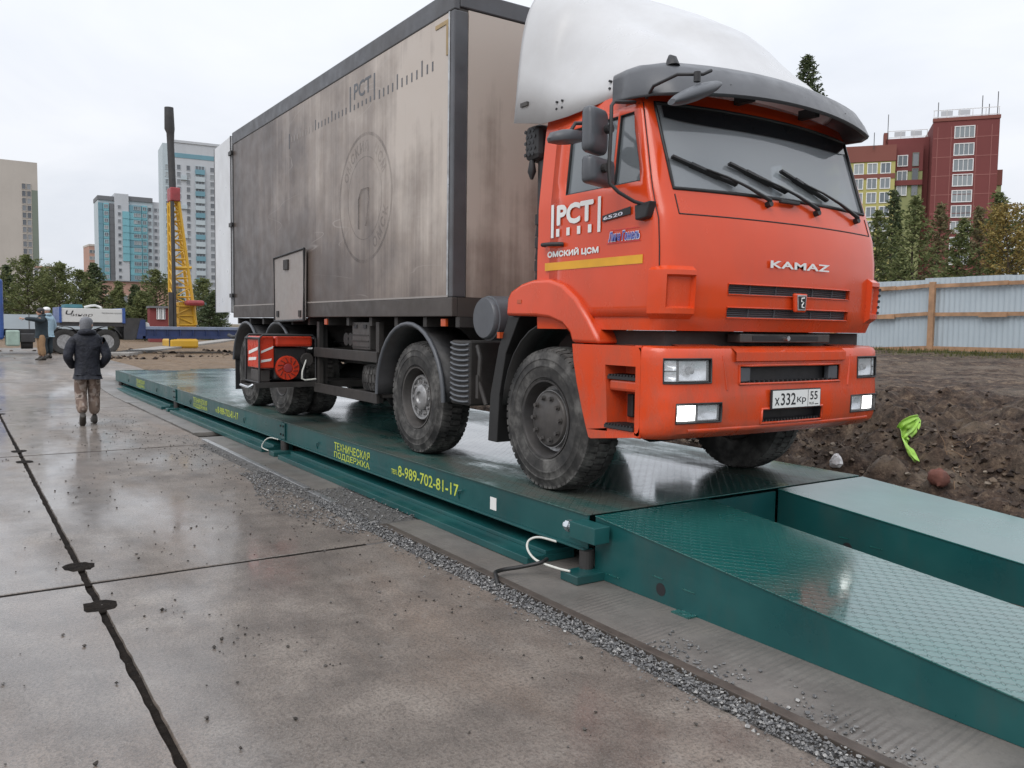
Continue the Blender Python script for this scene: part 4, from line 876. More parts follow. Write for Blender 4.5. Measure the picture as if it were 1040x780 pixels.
for y in (-.62, 0, .62): q = MB(); q.cyl((-3.88 - .13 * y * y, YC + y, 3.285), (-3.86 - .13 * y * y, YC + y, 3.28), .012, n=8); q.build('fixing', 'black_print', vo)
for y in (-.35, .35): q = MB(); q.box(-4.1, -3.95, YC + y - .025, YC + y + .025, 3.235, 3.30); q.build('bracket', 'black_plastic', vo)
q = MB(); q.tube([(-4.12, YC - .95, 3.40), (-4.13, YC - .95, 3.45), (-4.15, YC - .95, 3.475)], [.05, .035, .012], 10); q.build('marker_lamp', 'black_plastic', vo, smooth=50)
# ---- mirrors
def mirror_housing(name, y0, y1, z0, z1, x, th=.09, parent=None, tilt=0, rim=.05):
    n = 28; R_ = []; cy, cz_, ry, rz = (y0 + y1) / 2, (z0 + z1) / 2, (y1 - y0) / 2, (z1 - z0) / 2
    for dx, k_ in ((-th, .96), (-th * .9, 1.0), (-th * .4, 1.0), (-.02, .97), (-.005, .86), (0, .6)):
        r_ = []
        for i in range(n):
            a = 2 * math.pi * i / n; c, s_ = math.cos(a), math.sin(a); e = .28
            yy, zz = math.copysign(abs(c) ** e, c) * ry * k_, math.copysign(abs(s_) ** e, s_) * rz * k_; r_.append(Vector((x + dx + tilt * yy, cy + yy, cz_ + zz)))
        R_.append(r_)
    mb = MB(); mb.rings(R_); o = mb.build(name, 'grey_plastic', parent or tr, smooth=50)
    g_ = MB(); g_.add([p + Vector((-.002, 0, 0)) for p in R_[0]], [tuple(range(n))]); g_.build('mirror_glass', 'mirror_face', o); return o
for s in (-1,):
    Y = lambda y: YC + s * (YC - y)
    a, b = sorted((Y(3.40), Y(3.625))); o = mirror_housing('main_mirror', a, b, 2.80, 3.09, -4.25, tilt=.35 * s)
    q = MB(); q.cyl((-4.24, Y(3.56), 2.95), (-4.20, Y(3.56), 2.95), .03, n=12); q.build('pivot', 'black_plastic', o)
    a, b = sorted((Y(3.40), Y(3.70))); o = mirror_housing('wide_mirror', a, b, 2.60, 2.775, -4.25, tilt=.3 * s)
    q = MB(); q.cyl((-4.24, Y(3.54), 2.70), (-4.20, Y(3.54), 2.70), .03, n=12); q.build('pivot', 'black_plastic', o)
    q = MB(); q.tube([(-4.27, Y(3.82), 3.17), (-4.22, Y(3.66), 3.135), (-4.20, Y(3.58), 3.12), (-4.195, Y(3.555), 3.09), (-4.195, Y(3.555), 2.95), (-4.195, Y(3.545), 2.70), (-4.19, Y(3.55), 2.60), (-4.16, Y(3.60), 2.545), (-4.12, Y(3.70), 2.49), (-4.09, Y(3.79), 2.47)], .0125, 8); q.build('mirror_arm', 'black_plastic', tr, smooth=60)
    q = MB(); q.prism([(-4.15, 2.375), (-4.05, 2.385), (-4.01, 2.49), (-4.16, 2.475)], 'y', Y(3.80), Y(3.735)); q.build('mirror_mount', 'black_plastic', tr, bevel=.01)
    # kerb mirror under the eave
    q = MB(); q.lathe([(.0, -.02), (.08, -.03), (.13, -.02), (.14, .0), (.12, .035), (.05, .05), (0, .052)], (0, 0, 0), (0, 0, 1), 20)
    q.v = [Vector((-4.62, Y(3.52), 2.955)) + Vector((p.x * .75, p.y * 1.05, p.z * 1.1 + (p.y * .12 * s * -1))) for p in q.v]; ko = q.build('kerb_mirror', 'grey_plastic', tr, smooth=50)
    q = MB(); q.tube([(-4.62, Y(3.55), 3.0), (-4.60, Y(3.58), 3.06), (-4.58, Y(3.72), 3.08), (-4.58, Y(3.83), 3.10)], .014, 8); q.build('bracket', 'black_plastic', ko, smooth=60)
a = Vector((-3.70, 3.60, 3.03)); b_ = Vector((-3.76, 4.06, 3.22)); q = MB(); d = (b_ - a); n = 24; R_ = []
for k_ in range(9):
    t = k_ / 8; wv = math.sin(math.pi * (t * .94 + .03)) ** .45; c = a.lerp(b_, t); R_.append([c + Vector((.095 * wv * math.cos(6.283 * i / n), 0, .05 * wv * math.sin(6.283 * i / n) - .012)) for i in range(n)])
q.rings(R_); fo = q.build('front_mirror', 'grey_plastic', tr, smooth=50)
q = MB(); q.tube([(-4.2, 3.86, 3.19), (-4.05, 3.78, 3.22), (-3.86, 3.80, 3.25), (-3.74, 3.9, 3.24), (-3.74, 3.97, 3.275)], .011, 8); q.build('bracket', 'black_plastic', fo, smooth=60)
q = MB(); q.tube([(-3.75, 3.86, 3.19), (-3.75, 3.86, 3.25)], .022, 8); q.build('clamp', 'black_plastic', fo)
# ---- wipers (feet on the cowl, blades on the glass)
def on_glass(px_, py_, off):
    best = None
    for i in range(400):
        X = -3.75 - i * .0015; p = PX(px_, py_, X); xf, b, w_, cd = tab(CABT, p.z); s_ = xf - b * ((p.y - YC) / 1.03) ** 2 + off
        if p.x <= s_: return p
    return p
for (p0, p1, pm, pv) in (((682.5, 158.8), (748, 188), (718, 172), (780, 207)), ((740.5, 166), (798.7, 195.5), (770, 180), (828.7, 216)), ((793, 173.7), (840, 204), (817, 187), (868.7, 224))):
    A_, B_, M_, V_ = on_glass(*p0, .022), on_glass(*p1, .022), on_glass(*pm, .04), on_glass(*pv, .012)
    q = MB(); q.bar(A_, B_, .016, .03, (1, 0, .3)); wo_ = q.build('wiper', 'black_plastic', tr)
    q = MB(); q.bar(A_.lerp(B_, .28), A_.lerp(B_, .72), .02, .04, (1, 0, .3)); q.build('blade_yoke', 'black_plastic', wo_)
    mid = M_.lerp(V_, .62) + Vector((.03, 0, .02)); q = MB(); q.tube([M_, M_.lerp(V_, .3) + Vector((.022, 0, .014)), mid, V_ + Vector((.02, 0, .02)), V_], [.007, .008, .011, .016, .018], 8); q.build('arm', 'black_plastic', wo_, smooth=60)
    q = MB(); q.cyl(V_ + Vector((-.02, 0, -.01)), V_ + Vector((.03, 0, .0)), .022, n=10); q.build('pivot', 'black_plastic', wo_)
q = MB(); w0 = on_glass(800, 206, .015); q.box(w0.x, w0.x + .03, w0.y - .1, w0.y + .1, w0.z - .012, w0.z + .012); q.build('washer_bar', 'black_plastic', tr, bevel=.006)

# ---- wheels
R0 = .553
def tyre_mesh(w_=.31):
    mb = MB(); h = w_ / 2; prof = [(.292, h * .80), (.305, h * .92), (.318, h * .95), (.322, h * .99), (.332, h * .985), (.36, h * 1.02), (.40, h * 1.045), (.404, h * 1.07), (.412, h * 1.07), (.416, h * 1.05), (.455, h * 1.03), (.459, h * 1.055), (.466, h * 1.05), (.47, h * 1.02), (.505, h * .96), (.528, h * .88), (.538, h * .72), (.538, 0), (.538, -h * .72), (.528, -h * .88), (.505, -h * .96), (.42, -h * 1.05), (.31, -h * .93), (.292, -h * .8)]
    mb.lathe(prof, (0, 0, 0), (0, -1, 0), 72, False)
    for k_ in range(56):
        a = 6.2832 * k_ / 56
        for (y0, y1, da) in ((h * .36, h * .93, 0), (-h * .93, -h * .36, .056), (-h * .31, h * .31, .03)):
            ca, sa = math.cos(a + da), math.sin(a + da); rdir = Vector((ca, 0, sa)); tdir = Vector((-sa, 0, ca)); r1 = .553 if abs(y0 + y1) < .05 or True else .55
            P = []
            for rr in (.515, r1):
                for tt, yy in ((-.021, y0), (.021, y0), (.021, y1), (-.021, y1)):
                    k2 = rr - (.02 if rr > .54 and abs(yy) > h * .8 else 0); P.append(rdir * k2 + tdir * (tt + (yy - (y0 + y1) / 2) * .12) + Vector((0, -yy, 0)))
            mb.hexa(P)
    return mb
def rim_profile(kind):
    if kind == 'front': return [(.300, .12), (.302, .15), (.288, .148), (.278, .13), (.27, .06), (.25, .03), (.225, .03), (.2, .06)]
    if kind == 'second': return [(.300, .12), (.302, .15), (.288, .148), (.278, .12), (.268, .02), (.245, -.02), (.22, -.02), (.19, .0)]
    return [(.292, .12), (.288, .14), (.275, .13), (.26, .03), (.23, -.06), (.2, -.09), (.17, -.09)]
proto = {}
def wheel(kind, x, y, s):
    P = Vector((x, y, PZt + R0 - .004))
    def put(nm, key, mk, m, parent, **k):
        if key not in proto:
            o = mk().build(nm, m, None, loc=(0, 0, 0), **k); proto[key] = o; o.parent = parent; o.location = P - wl(parent); WL[o.name] = P.copy()
        else: o = inst(proto[key], parent, P, 0, 1); o.name = nm; WL[o.name] = P.copy()
        o.rotation_euler = (0, 0 if parent is not tr else 0, math.pi if (s > 0 and parent is tr) else 0)
        if parent is not tr: o.location = (0, 0, 0)
        o.rotation_euler.y = (hash((round(x, 1), s)) % 628) / 100 if nm == 'tyre' else 0
        return o
    def rim():
        mb = MB(); mb.lathe(rim_profile(kind), (0, 0, 0), (0, -1, 0), 48, False); mb.lathe([(.292, -.13), (.28, -.14), (.27, -.05), (.2, .0), (.1, .0)], (0, 0, 0), (0, -1, 0), 36, True); return mb
    w_o = put('wheel', 'rim' + kind, rim, 'rim_dark' if kind != 'second' else 'hub_dark', tr, smooth=40)
    put('tyre', 'tyre', tyre_mesh, 'tyre_rubber', w_o, smooth=35)
    def hub():
        mb = MB()
        if kind == 'front': mb.lathe([(.215, .05), (.215, .10), (.2, .118), (.17, .122), (.165, .125), (.0, .126)], (0, 0, 0), (0, -1, 0), 40)
        elif kind == 'second': mb.lathe([(.225, -.02), (.222, .085), (.214, .095), (.195, .092), (.192, .07), (.13, .068), (.125, .10), (.105, .115), (.06, .118), (.05, .10), (.0, .10)], (0, 0, 0), (0, -1, 0), 40)
        else: mb.lathe([(.18, -.09), (.17, -.085), (.13, -.08), (.125, .0), (.1, .03), (.0, .035)], (0, 0, 0), (0, -1, 0), 32)
        return mb
    put('hub', 'hub' + kind, hub, 'hub_steel' if kind == 'second' else 'hub_dark', w_o, smooth=40)
    if kind == 'front': put('hub_ring', 'ring', lambda: MB().lathe([(.272, .05), (.252, .036), (.226, .036), (.222, .10), (.217, .10)], (0, 0, 0), (0, -1, 0), 40, False), 'hub_steel', w_o, smooth=50)
    def nuts():
        mb = MB(); rr = {'front': .165, 'second': .162, 'rear': .15}[kind]; h0 = {'front': .118, 'second': .065, 'rear': -.085}[kind]
        for k_ in range(10): a = 6.2832 * k_ / 10; c = Vector((rr * math.cos(a), -h0, rr * math.sin(a))); mb.cyl(c, c + Vector((0, -.035, 0)), .017, n=6); mb.cyl(c + Vector((0, -.01, 0)), c + Vector((0, -.012, 0)), .023, n=12)
        return mb
    put('wheel_nuts', 'nuts' + kind, nuts, 'hub_dark' if kind != 'second' else 'hub_steel', w_o, kind='stuff')
WX = [-5.15, -7.28, -11.32, -12.76]
for x, k_ in zip(WX, ('front', 'second', 'rear', 'rear')):
    wheel(k_, x, 3.75 + .165, -1); wheel(k_, x, 2 * YC - 3.75 - .165, 1)
    if k_ == 'rear': wheel('rear', x, 3.75 + .165 + .35, -1); wheel('rear', x, 2 * YC - 3.75 - .515, 1)
    b = MB(); b.cyl((x, 4.0, .96), (x, 5.9, .96), .075, n=16); b.lathe([(.08, -.3), (.24, -.1), (.24, .1), (.08, .3)], (x, YC, .96), (0, 1, 0), 20); b.build('axle', 'chassis', tr, smooth=40)
# ---- chassis
for y in (YC - .43, YC + .43): b = MB(); b.box(-13.95, -4.2, y - .04, y + .04, 1.15, 1.42); b.build('frame_rail', 'chassis', tr, bevel=.01)
for x in (-5.8, -6.9, -8.2, -9.3, -10.4, -12.04, -13.6): b = MB(); b.box(x - .06, x + .06, YC - .389, YC + .389, 1.18, 1.4); b.build('cross_beam', 'chassis', tr)
b = MB(); b.box(-13.4, -6.55, YC - .5, YC + .5, 1.43, 1.752); b.build('subframe', 'chassis', tr)
for x in [-13.3 + i * .62 for i in range(12)]: b = MB(); b.box(x - .035, x + .035, YC - 1.2, YC + 1.2, 1.66, 1.751); b.build('cross_beam', 'chassis', tr)
b = MB(); b.cyl((-5.2, YC, 1.1), (-12.5, YC, 1.0), .07, n=12); b.build('drive_shaft', 'chassis', tr, smooth=40)
b = MB(); b.box(-5.9, -4.1, YC - .38, YC + .38, .95, 1.5); b.build('engine', 'chassis', tr, bevel=.1)
# intake filter drum, ribbed battery cover, valve box, tanks and rails along the side
b = MB(); b.lathe([(.0, .0), (.165, .004), (.178, .02), (.178, .05), (.19, .055), (.19, .30), (.15, .33), (.0, .335)], (-6.03, 3.745, 1.74), (0, 1, 0), 40); b.build('air_filter', 'grey_plastic', tr, smooth=40)
for yy in (3.75,):
    b = MB(); b.box(-6.60, -6.27, yy + .012, yy + .55, .97, 1.545); bo = b.build('battery_box', 'chassis', tr, bevel=.02)
    for k_ in range(12): z = 1.0 + k_ * .0455; b = MB(); b.tube([(-6.595, yy + .014, z + .022), (-6.52, yy + .006, z + .006), (-6.43, yy + .003, z), (-6.34, yy + .006, z + .002), (-6.28, yy + .014, z + .01)], .013, 6); b.build('rib', 'grey_plastic', bo, smooth=60)
b = MB(); b.tube([(-6.2, 3.8, 1.5), (-6.12, 3.78, 1.4), (-6.14, 3.78, 1.2), (-6.05, 3.8, 1.0)], .02, 8); b.box(-6.16, -6.12, 3.76, 3.8, 1.05, 1.25); b.build('air_pipe', 'chassis', tr, smooth=50)
def fender_arc(cx, cz_, r, a0, a1, y0, y1, name):
    mb = MB(); L = [[], [], [], []]
    for k_ in range(19):
        a = rad(lerp(a0, a1, k_ / 18)); p = lambda rr, y: Vector((cx + rr * math.cos(a), y, cz_ + rr * math.sin(a))); L[0].append(p(r, y0)); L[1].append(p(r, y1)); L[2].append(p(r + .022, y0)); L[3].append(p(r - .028, y0))
    mb.grid([L[0], L[1]]); o = mb.build(name, 'black_plastic', tr, smooth=60, solid=.01); e = MB(); e.tube(L[2], .022, 8); e.build('fender_lip', 'grey_plastic', o, smooth=60); return o
fender_arc(-7.40, .97, .695, 0, 182, 3.735, 4.2, 'wheel_fender'); fender_arc(-7.40, .97, .695, 0, 182, 6.185, 5.72, 'wheel_fender')
for x in (WX[2], WX[3]): fender_arc(x - .05, 1.0, .66, 12 if x < -12 else 25, 150 if x > -12 else 172, 3.735, 4.35, 'wheel_fender'); fender_arc(x - .05, 1.0, .66, 20, 160, 6.185, 5.57, 'wheel_fender')
b = MB(); b.box(-13.50, -13.47, 3.76, 4.35, .62, 1.1); b.build('mud_flap', 'black_plastic', tr)
for z0, z1 in ((1.27, 1.385), (.835, .945)): b = MB(); b.box(-9.97, -8.13, 3.735, 3.775, z0, z1); b.build('side_guard', 'chassis', tr, bevel=.006)
for x in (-9.93, -8.2): b = MB(); b.box(x - .04, x + .04, 3.777, 3.83, .84, 1.7); b.box(x - .03, x + .03, 3.831, 4.5, 1.3, 1.38); b.build('guard_post', 'chassis', tr)
b = MB(); b.box(-8.93, -8.46, 3.80, 4.1, 1.39, 1.70); vb = b.build('valve_box', 'hub_dark', tr, bevel=.012)
for x in (-8.82, -8.57): q = MB(); q.box(x - .04, x + .04, 3.79, 3.799, 1.63, 1.67); q.build('latch', 'black_print', vb)
for k_ in range(3): z = 1.42 + k_ * .065; q = MB(); q.box(-8.92, -8.47, 3.793, 3.7995, z, z + .012); q.build('rib', 'chassis', vb)
for x in (-9.25, -9.12): b = MB(); b.cyl((x, 3.86, 1.5), (x, 4.2, 1.5), .075, n=18); b.build('air_cylinder', 'chassis', tr, smooth=40)
b = MB(); b.cyl((-9.7, 4.3, 1.35), (-8.4, 4.3, 1.35), .16, n=24); b.build('air_tank', 'chassis', tr, smooth=40)
sp = MB()
tm = tyre_mesh(.28); sp.v = [Vector((p.x, p.z, p.y)) + Vector((-8.55, 4.36, 1.08)) for p in tm.v]; sp.f = tm.f; sp.m = tm.m; sp.build('spare_tyre', 'tyre_rubber', tr, smooth=35)
b = MB(); b.box(-9.0, -8.1, 3.8, 4.9, .90, .93); b.build('spare_carrier', 'chassis', tr)
for x, m in ((-6.72, 'lens_amber'), (-9.6, 'lens_amber')): b = MB(); b.box(x - .045, x + .045, 3.745, 3.775, 1.665, 1.735); b.build('side_marker', m, tr, bevel=.004)
# generator carrier swung out from the side
b = MB(); b.box(-10.55, -9.95, 3.02, 3.80, .90, .925); b.bar((-9.955, 3.0, .93), (-9.955, 3.85, .93), .03, .06); b.bar((-10.55, 3.0, .93), (-10.55, 3.85, .93), .03, .06); b.box(-10.5, -10.0, 3.80, 4.5, .88, .96); b.build('carrier_tray', 'chassis', tr)
q = MB(); q.tube([(-10.1, 3.02, .93), (-10.1, 2.96, .90), (-10.3, 2.93, .92)], .016, 6); q.build('tray_clamp', 'zinc_bolt', tr)
q = MB(); q.box(-10.0, -9.93, 3.80, 3.9, .9, 1.7); q.build('guard_post', 'chassis', tr)
# rear end
b = MB(); b.box(-13.75, -13.65, 3.85, 6.07, .86, .97); b.build('underrun_bar', 'chassis', tr); b = MB(); b.box(-14.2, -13.6, YC - .2, YC + .2, 1.2, 1.35); b.build('tow_bar', 'chassis', tr)
for y in (3.82, 5.75): b = MB(); b.box(-13.74, -13.62, y, y + .35, 1.25, 1.5); b.build('tail_lamp', 'black_plastic', tr, bevel=.02)
q = MB(); q.tube([(-13.7, 3.86, 1.45), (-13.85, 3.82, 1.44), (-14.0, 3.8, 1.47)], .03, 8); q.build('width_marker', 'black_plastic', tr, smooth=60)

# ---- cargo box
BX0, BX1, BYR, BYL, BZ0, BZ1 = -13.42, -6.51, 3.715, 6.205, 1.755, 4.61
box = MB(); box.box(BX0 + .02, BX1 - .02, BYR + .02, BYL - .02, BZ0 + .02, BZ1 - .02); cb_o = box.build('cargo_box', 'sill_brown', tr)
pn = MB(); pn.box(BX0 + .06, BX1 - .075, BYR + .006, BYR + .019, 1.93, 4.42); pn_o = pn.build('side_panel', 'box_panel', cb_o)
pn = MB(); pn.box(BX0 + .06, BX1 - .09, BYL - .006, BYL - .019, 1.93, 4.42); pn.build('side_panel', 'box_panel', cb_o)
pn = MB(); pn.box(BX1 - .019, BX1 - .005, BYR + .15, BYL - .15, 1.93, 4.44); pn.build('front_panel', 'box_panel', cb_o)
for y, s in ((BYR, 1), (BYL, -1)):
    f = MB(); f.box(BX0, BX1, y, y + s * .06, 4.423, BZ1); f.build('top_rail', 'dark_frame', cb_o, bevel=.012)
    f = MB(); f.box(BX0, BX1, y, y + s * .06, BZ0, 1.926); f.build('sill', 'sill_brown', cb_o, bevel=.008)
    f = MB(); f.box(BX1 - .07, BX1 - .145 if False else BX1 - .0, y + s * .001, y + s * .145, 1.927, 4.4225); f.build('corner_post', 'dark_frame', cb_o, bevel=.012)
    f = MB(); f.box(BX1 - .10, BX1 - .0715, y - s * .001, y + s * .02, 1.9275, 4.422); f.build('edge_trim', 'steel', cb_o)
    f = MB(); f.box(BX0, BX0 + .058, y, y + s * .06, 1.927, 4.4225); f.build('corner_post', 'black_plastic', cb_o, bevel=.006)
    f = MB(); f.box(BX0 + .06, BX1 - .075, y - s * .002, y + s * .004, 1.9275, 1.945); f.build('edge_trim', 'hatch_grey', cb_o)
f = MB(); f.box(BX1 - .06, BX1, BYR + .061, BYL - .061, 4.45, BZ1 - .001); f.build('top_rail', 'dark_frame', cb_o, bevel=.012)
f = MB(); f.box(BX1 - .06, BX1, BYR + .061, BYL - .061, BZ0, 1.926); f.build('sill', 'sill_brown', cb_o)
f = MB(); f.box(BX1 - .34, BX1 - .105, BYR - .0012, BYR + .004, 4.33, 4.365); f.box(BX1 - .14, BX1 - .105, BYR - .0012, BYR + .004, 4.06, 4.3295); f.build('corner_mark', 'old_yellow', cb_o)
# markings on the side
def bt(s, x0, x1, z0, z1, m='grey_plastic', **k): text('lettering', s, (x0, BYR + .006, z0), (1, 0, 0), (0, 0, 1), x1 - x0, z1 - z0, m, cb_o, depth=.0022, **k)
bt('PCT', -8.70, -8.25, 4.105, 4.275, bold=.015)
def mark(x, z0, z1, w_=.016, m='grey_plastic'): b = MB(); b.box(x - w_, x + w_, BYR + .0035, BYR + .0055, z0, z1); b.build('scale_mark', m, cb_o)
for x in (-8.80, -8.17): mark(x, 4.0, 4.27)
for i in range(5): mark(-8.69 + i * .105, 4.0, 4.055, .014)
for i in range(12): mark(-8.05 + i * .104, 3.985, 4.07 if i % 5 != 4 else 4.13, .012)
mark(-6.80, 3.97, 4.16, .014) if False else None
for i in range(18): mark(-8.92 - i * .104, 4.0, 4.07 if i % 5 != 4 else 4.12, .012, 'hatch_grey' if i > 9 else 'grey_plastic')
mark(-10.79, 3.93, 4.12, .014)
# ghost of a removed round seal
def ringmark(cx, cz_, r0, r1, m):
    n = 72; mb = MB(); mb.rings([[Vector((cx + r * math.cos(6.2832 * i / n), BYR + .0052, cz_ + r * math.sin(6.2832 * i / n))) for i in range(n)] for r in (r0, r1)], False); mb.build('seal_mark', m, cb_o)
gm = NT('ghost_mark'); gm.set(col=(.10, .085, .078, 1), rough=.45, alpha=gm.maprange(gm.noise(2.2, 7, .65, stretch=(1, 1, .3)), .34, .68, .02, .45))
CX, CZ_ = -8.42, 3.02; ringmark(CX, CZ_, .655, .69, 'ghost_mark'); ringmark(CX, CZ_, .43, .442, 'ghost_mark')
for i, ch in enumerate('ОМСКИЙ ЦСМ'):
    a = rad(150 - i * 13.3); u = Vector((math.sin(a), 0, -math.cos(a))); v = Vector((math.cos(a), 0, math.sin(a)))
    if ch != ' ': text('lettering', ch, Vector((CX, BYR + .006, CZ_)) + v * .49 - u * .05, u, v, .10, .12, 'ghost_mark', cb_o, bold=.03, depth=.0015)
for i, ch in enumerate('ОМСК'):
    a = rad(-60 + i * 14); u = Vector((-math.sin(a), 0, math.cos(a))); v = Vector((-math.cos(a), 0, -math.sin(a)))
    text('lettering', ch, Vector((CX, BYR + .006, CZ_)) - v * .61 - u * .05, u, v, .10, .12, 'ghost_mark', cb_o, bold=.03, depth=.0015)
b = MB(); b.tube([(CX + dx, BYR + .006, CZ_ + dz) for dx, dz in ((-.13, -.32), (-.13, .0), (-.05, .1), (.12, .1), (.13, -.05), (.05, -.3))], .018, 4, flat=.1); b.build('seal_mark', 'ghost_mark', cb_o)
# service hatch hanging on the lower side
hx = [(-11.23, 1.70), (-10.12, 1.72), (-10.10, 2.60), (-11.25, 2.545)]; b = MB(); b.prism(hx, 'y', BYR - .05, BYR - .02); ho_ = b.build('service_hatch', 'hatch_grey', tr, bevel=.004)
b = MB(); b.tube([(x, BYR - .052, z) for x, z in (hx + hx[:2])], .018, 6); b.build('hatch_rim', 'black_plastic', ho_)
b = MB(); b.box(-10.83, -10.66, BYR - .075, BYR - .0505, 2.37, 2.50); b.build('lock', 'chassis', ho_, bevel=.006)
for x in (-11.1, -10.25): b = MB(); b.box(x - .04, x + .04, BYR - .065, BYR - .0505, 1.76, 1.84); b.build('hinge', 'chassis', ho_)
# open rear door, swung back in line with the side
hd = Vector((BX0 - .03, BYR + .01, 0)); dd = Vector((-math.cos(rad(3)), math.sin(rad(3)), 0)); nn = Vector((-dd.y, dd.x, 0)); b = MB(); c = hd + dd * .61; b.obox(Vector((c.x, c.y, (1.84 + 4.57) / 2)), dd * .61, nn * .022, Vector((0, 0, (4.57 - 1.84) / 2))); rdo = b.build('rear_door', 'door_white', tr, bevel=.008)
for f in (.01, .99): p = hd + dd * 1.22 * f; b = MB(); b.obox(Vector((p.x, p.y, 3.2)), dd * .012, nn * .028, Vector((0, 0, 1.37))); b.build('edge_trim', 'dark_frame', rdo)
for z in (2.1, 3.2, 4.3): b = MB(); b.obox(Vector((hd.x, hd.y - .03, z)), dd * .09, nn * .012, Vector((0, 0, .03))); b.build('hinge', 'black_plastic', rdo)
dl = hd + Vector((0, BYL - BYR - .02, 0)); b = MB(); c = dl + Vector((-.61, 0, 0)); b.box(c.x - .61, c.x + .61, c.y - .022, c.y + .022, 1.84, 4.57); b.build('rear_door', 'door_white', tr, bevel=.008)

# ---- generator on the carrier
ge = empty('generator', (-10.25, 3.41, .926), 'red and black portable generator on a tray at the side of the truck', 'generator')
gx0, gx1, gy0, gy1, gz = -10.52, -9.97, 3.06, 3.76, .93
t = MB()
for x in (gx0, gx1): t.tube([(x, gy0, gz + .02), (x, gy0, gz + .56), (x, gy0 + .04, gz + .6), (x, gy1 - .04, gz + .6), (x, gy1, gz + .56), (x, gy1, gz + .02), (x, gy0, gz + .02)], .014, 8)
for y in (gy0, gy1):
    for z in (gz + .03, gz + .56): t.tube([(gx0, y, z), (gx1, y, z)], .014, 8)
t.build('tube_frame', 'black_plastic', ge, smooth=60)
b = MB(); b.box(gx0 + .03, gx1 - .02, gy0 + .2, gy1 - .03, gz + .46, gz + .59); b.build('fuel_tank', 'gen_red', ge, bevel=.03)
b = MB(); b.box(gx0 + .03, gx1 - .03, gy0 + .012, gy0 + .19, gz + .2, gz + .585); fp = b.build('panel', 'gen_red', ge, bevel=.015)
q = MB(); q.prism([(gx0 + .1, gz + .36), (gx1 - .1, gz + .42), (gx1 - .08, gz + .46), (gx0 + .1, gz + .40)], 'y', gy0 + .008, gy0 + .0115); q.prism([(gx0 + .08, gz + .28), (gx1 - .16, gz + .30), (gx1 - .14, gz + .335), (gx0 + .1, gz + .32)], 'y', gy0 + .008, gy0 + .0115); q.build('decal', 'white_print', fp)
q = MB(); q.prism([(gy0 + .03, gz + .38), (gy0 + .17, gz + .44), (gy0 + .18, gz + .47), (gy0 + .03, gz + .41)], 'x', gx1 - .0295, gx1 - .027); q.prism([(gy0 + .03, gz + .27), (gy0 + .15, gz + .29), (gy0 + .16, gz + .32), (gy0 + .03, gz + .3)], 'x', gx1 - .0295, gx1 - .027); q.build('decal', 'white_print', fp)
b = MB(); b.box(gx0 + .06, gx1 - .08, gy0 + .2, gy1 - .08, gz + .05, gz + .45); b.build('engine', 'black_plastic', ge, bevel=.03)
b = MB(); b.lathe([(.15, .0), (.15, .035), (.142, .048), (.07, .05), (.06, .04), (.0, .04)], (gx1 - .08, gy0 + .36, gz + .2), (1, 0, 0), 28); rs = b.build('recoil_starter', 'gen_red', ge, smooth=40)
b = MB(); b.lathe([(.055, .0), (.05, .01), (.0, .012)], (gx1 - .032, gy0 + .36, gz + .2), (1, 0, 0), 16); b.build('starter_boss', 'rig_red', rs)
for k_ in range(12):
    a_ = 6.2832 * k_ / 12; b = MB(); c_ = Vector((gx1 - .029, gy0 + .36, gz + .2)); b.bar(c_ + Vector((0, math.cos(a_), math.sin(a_))) * .075, c_ + Vector((0, math.cos(a_ + .25), math.sin(a_ + .25))) * .13, .006, .012, (1, 0, 0)); b.build('starter_slot', 'black_print', rs)
t = MB(); t.tube([(gx1 - .06, gy0 + .60, gz + .36), (gx1 - .02, gy0 + .58, gz + .28), (gx1 + .0, gy0 + .53, gz + .16), (gx1 + .01, gy0 + .52, gz + .07), (gx1 + .01, gy0 + .56, gz + .05), (gx1 + .01, gy0 + .70, gz + .06)], .011, 8); t.build('fuel_hose', 'white_cable', ge, smooth=60)
b = MB(); b.cyl((gx1 - .05, gy0 + .60, gz + .3), (gx1 - .02, gy0 + .60, gz + .3), .085, n=20); b.build('air_cleaner', 'chassis', ge, bevel=.01)
b = MB(); b.box(gx1 - .06, gx1 - .03, gy0 + .62, gy0 + .67, gz + .43, gz + .45); b.build('label_plate', 'white_print', ge)
b = MB(); b.box(gx0 + .1, gx1 - .1, gy0 + .03, gy0 + .16, gz + .03, gz + .18); b.build('outlet_box', 'hub_dark', ge, bevel=.01)
# ================================================================== FENCE on the right
FX0, FX1, FY = -48.0, 9.0, 22.35
fe = empty('metal_fence', (-12, FY, gh(-12, FY)), 'pale blue corrugated sheet fence on wooden posts behind the earth bank', 'fence')
def fz(x): return gh(x, FY)
shw = 1.15; n = 16; mb = MB(); row = []
for i in range(n * 2 + 1):
    u = shw * i / (n * 2); row.append((u, .018 if (i // 2) % 2 else 0))
P0 = [Vector((u, d, 0)) for u, d in row]; mb.grid([P0, [p + Vector((0, 0, 2.0)) for p in P0]]); sheet = None
x = FX0; k = 0
while x < FX1:
    if sheet is None:
        sheet = mb.build('sheet', 'fence_sheet', fe, loc=(0, 0, 0), solid=.002); sheet.location = Vector((x, FY + .06, fz(x) + .04)) - wl(fe)
    else: inst(sheet, fe, (x, FY + .06, fz(x + .5) + .04 + random.uniform(-.012, .012)))
    x += shw - .02
px0 = PX(948, 357, -12.7).x
postx = [-12.68 + i * 3.05 for i in range(-12, 8)]
for x in postx: b = MB(); b.box(x - .075, x + .075, FY - .11, FY - .001, fz(x) - .3, fz(x) + 1.9); b.build('post', 'wood', fe, bevel=.01)
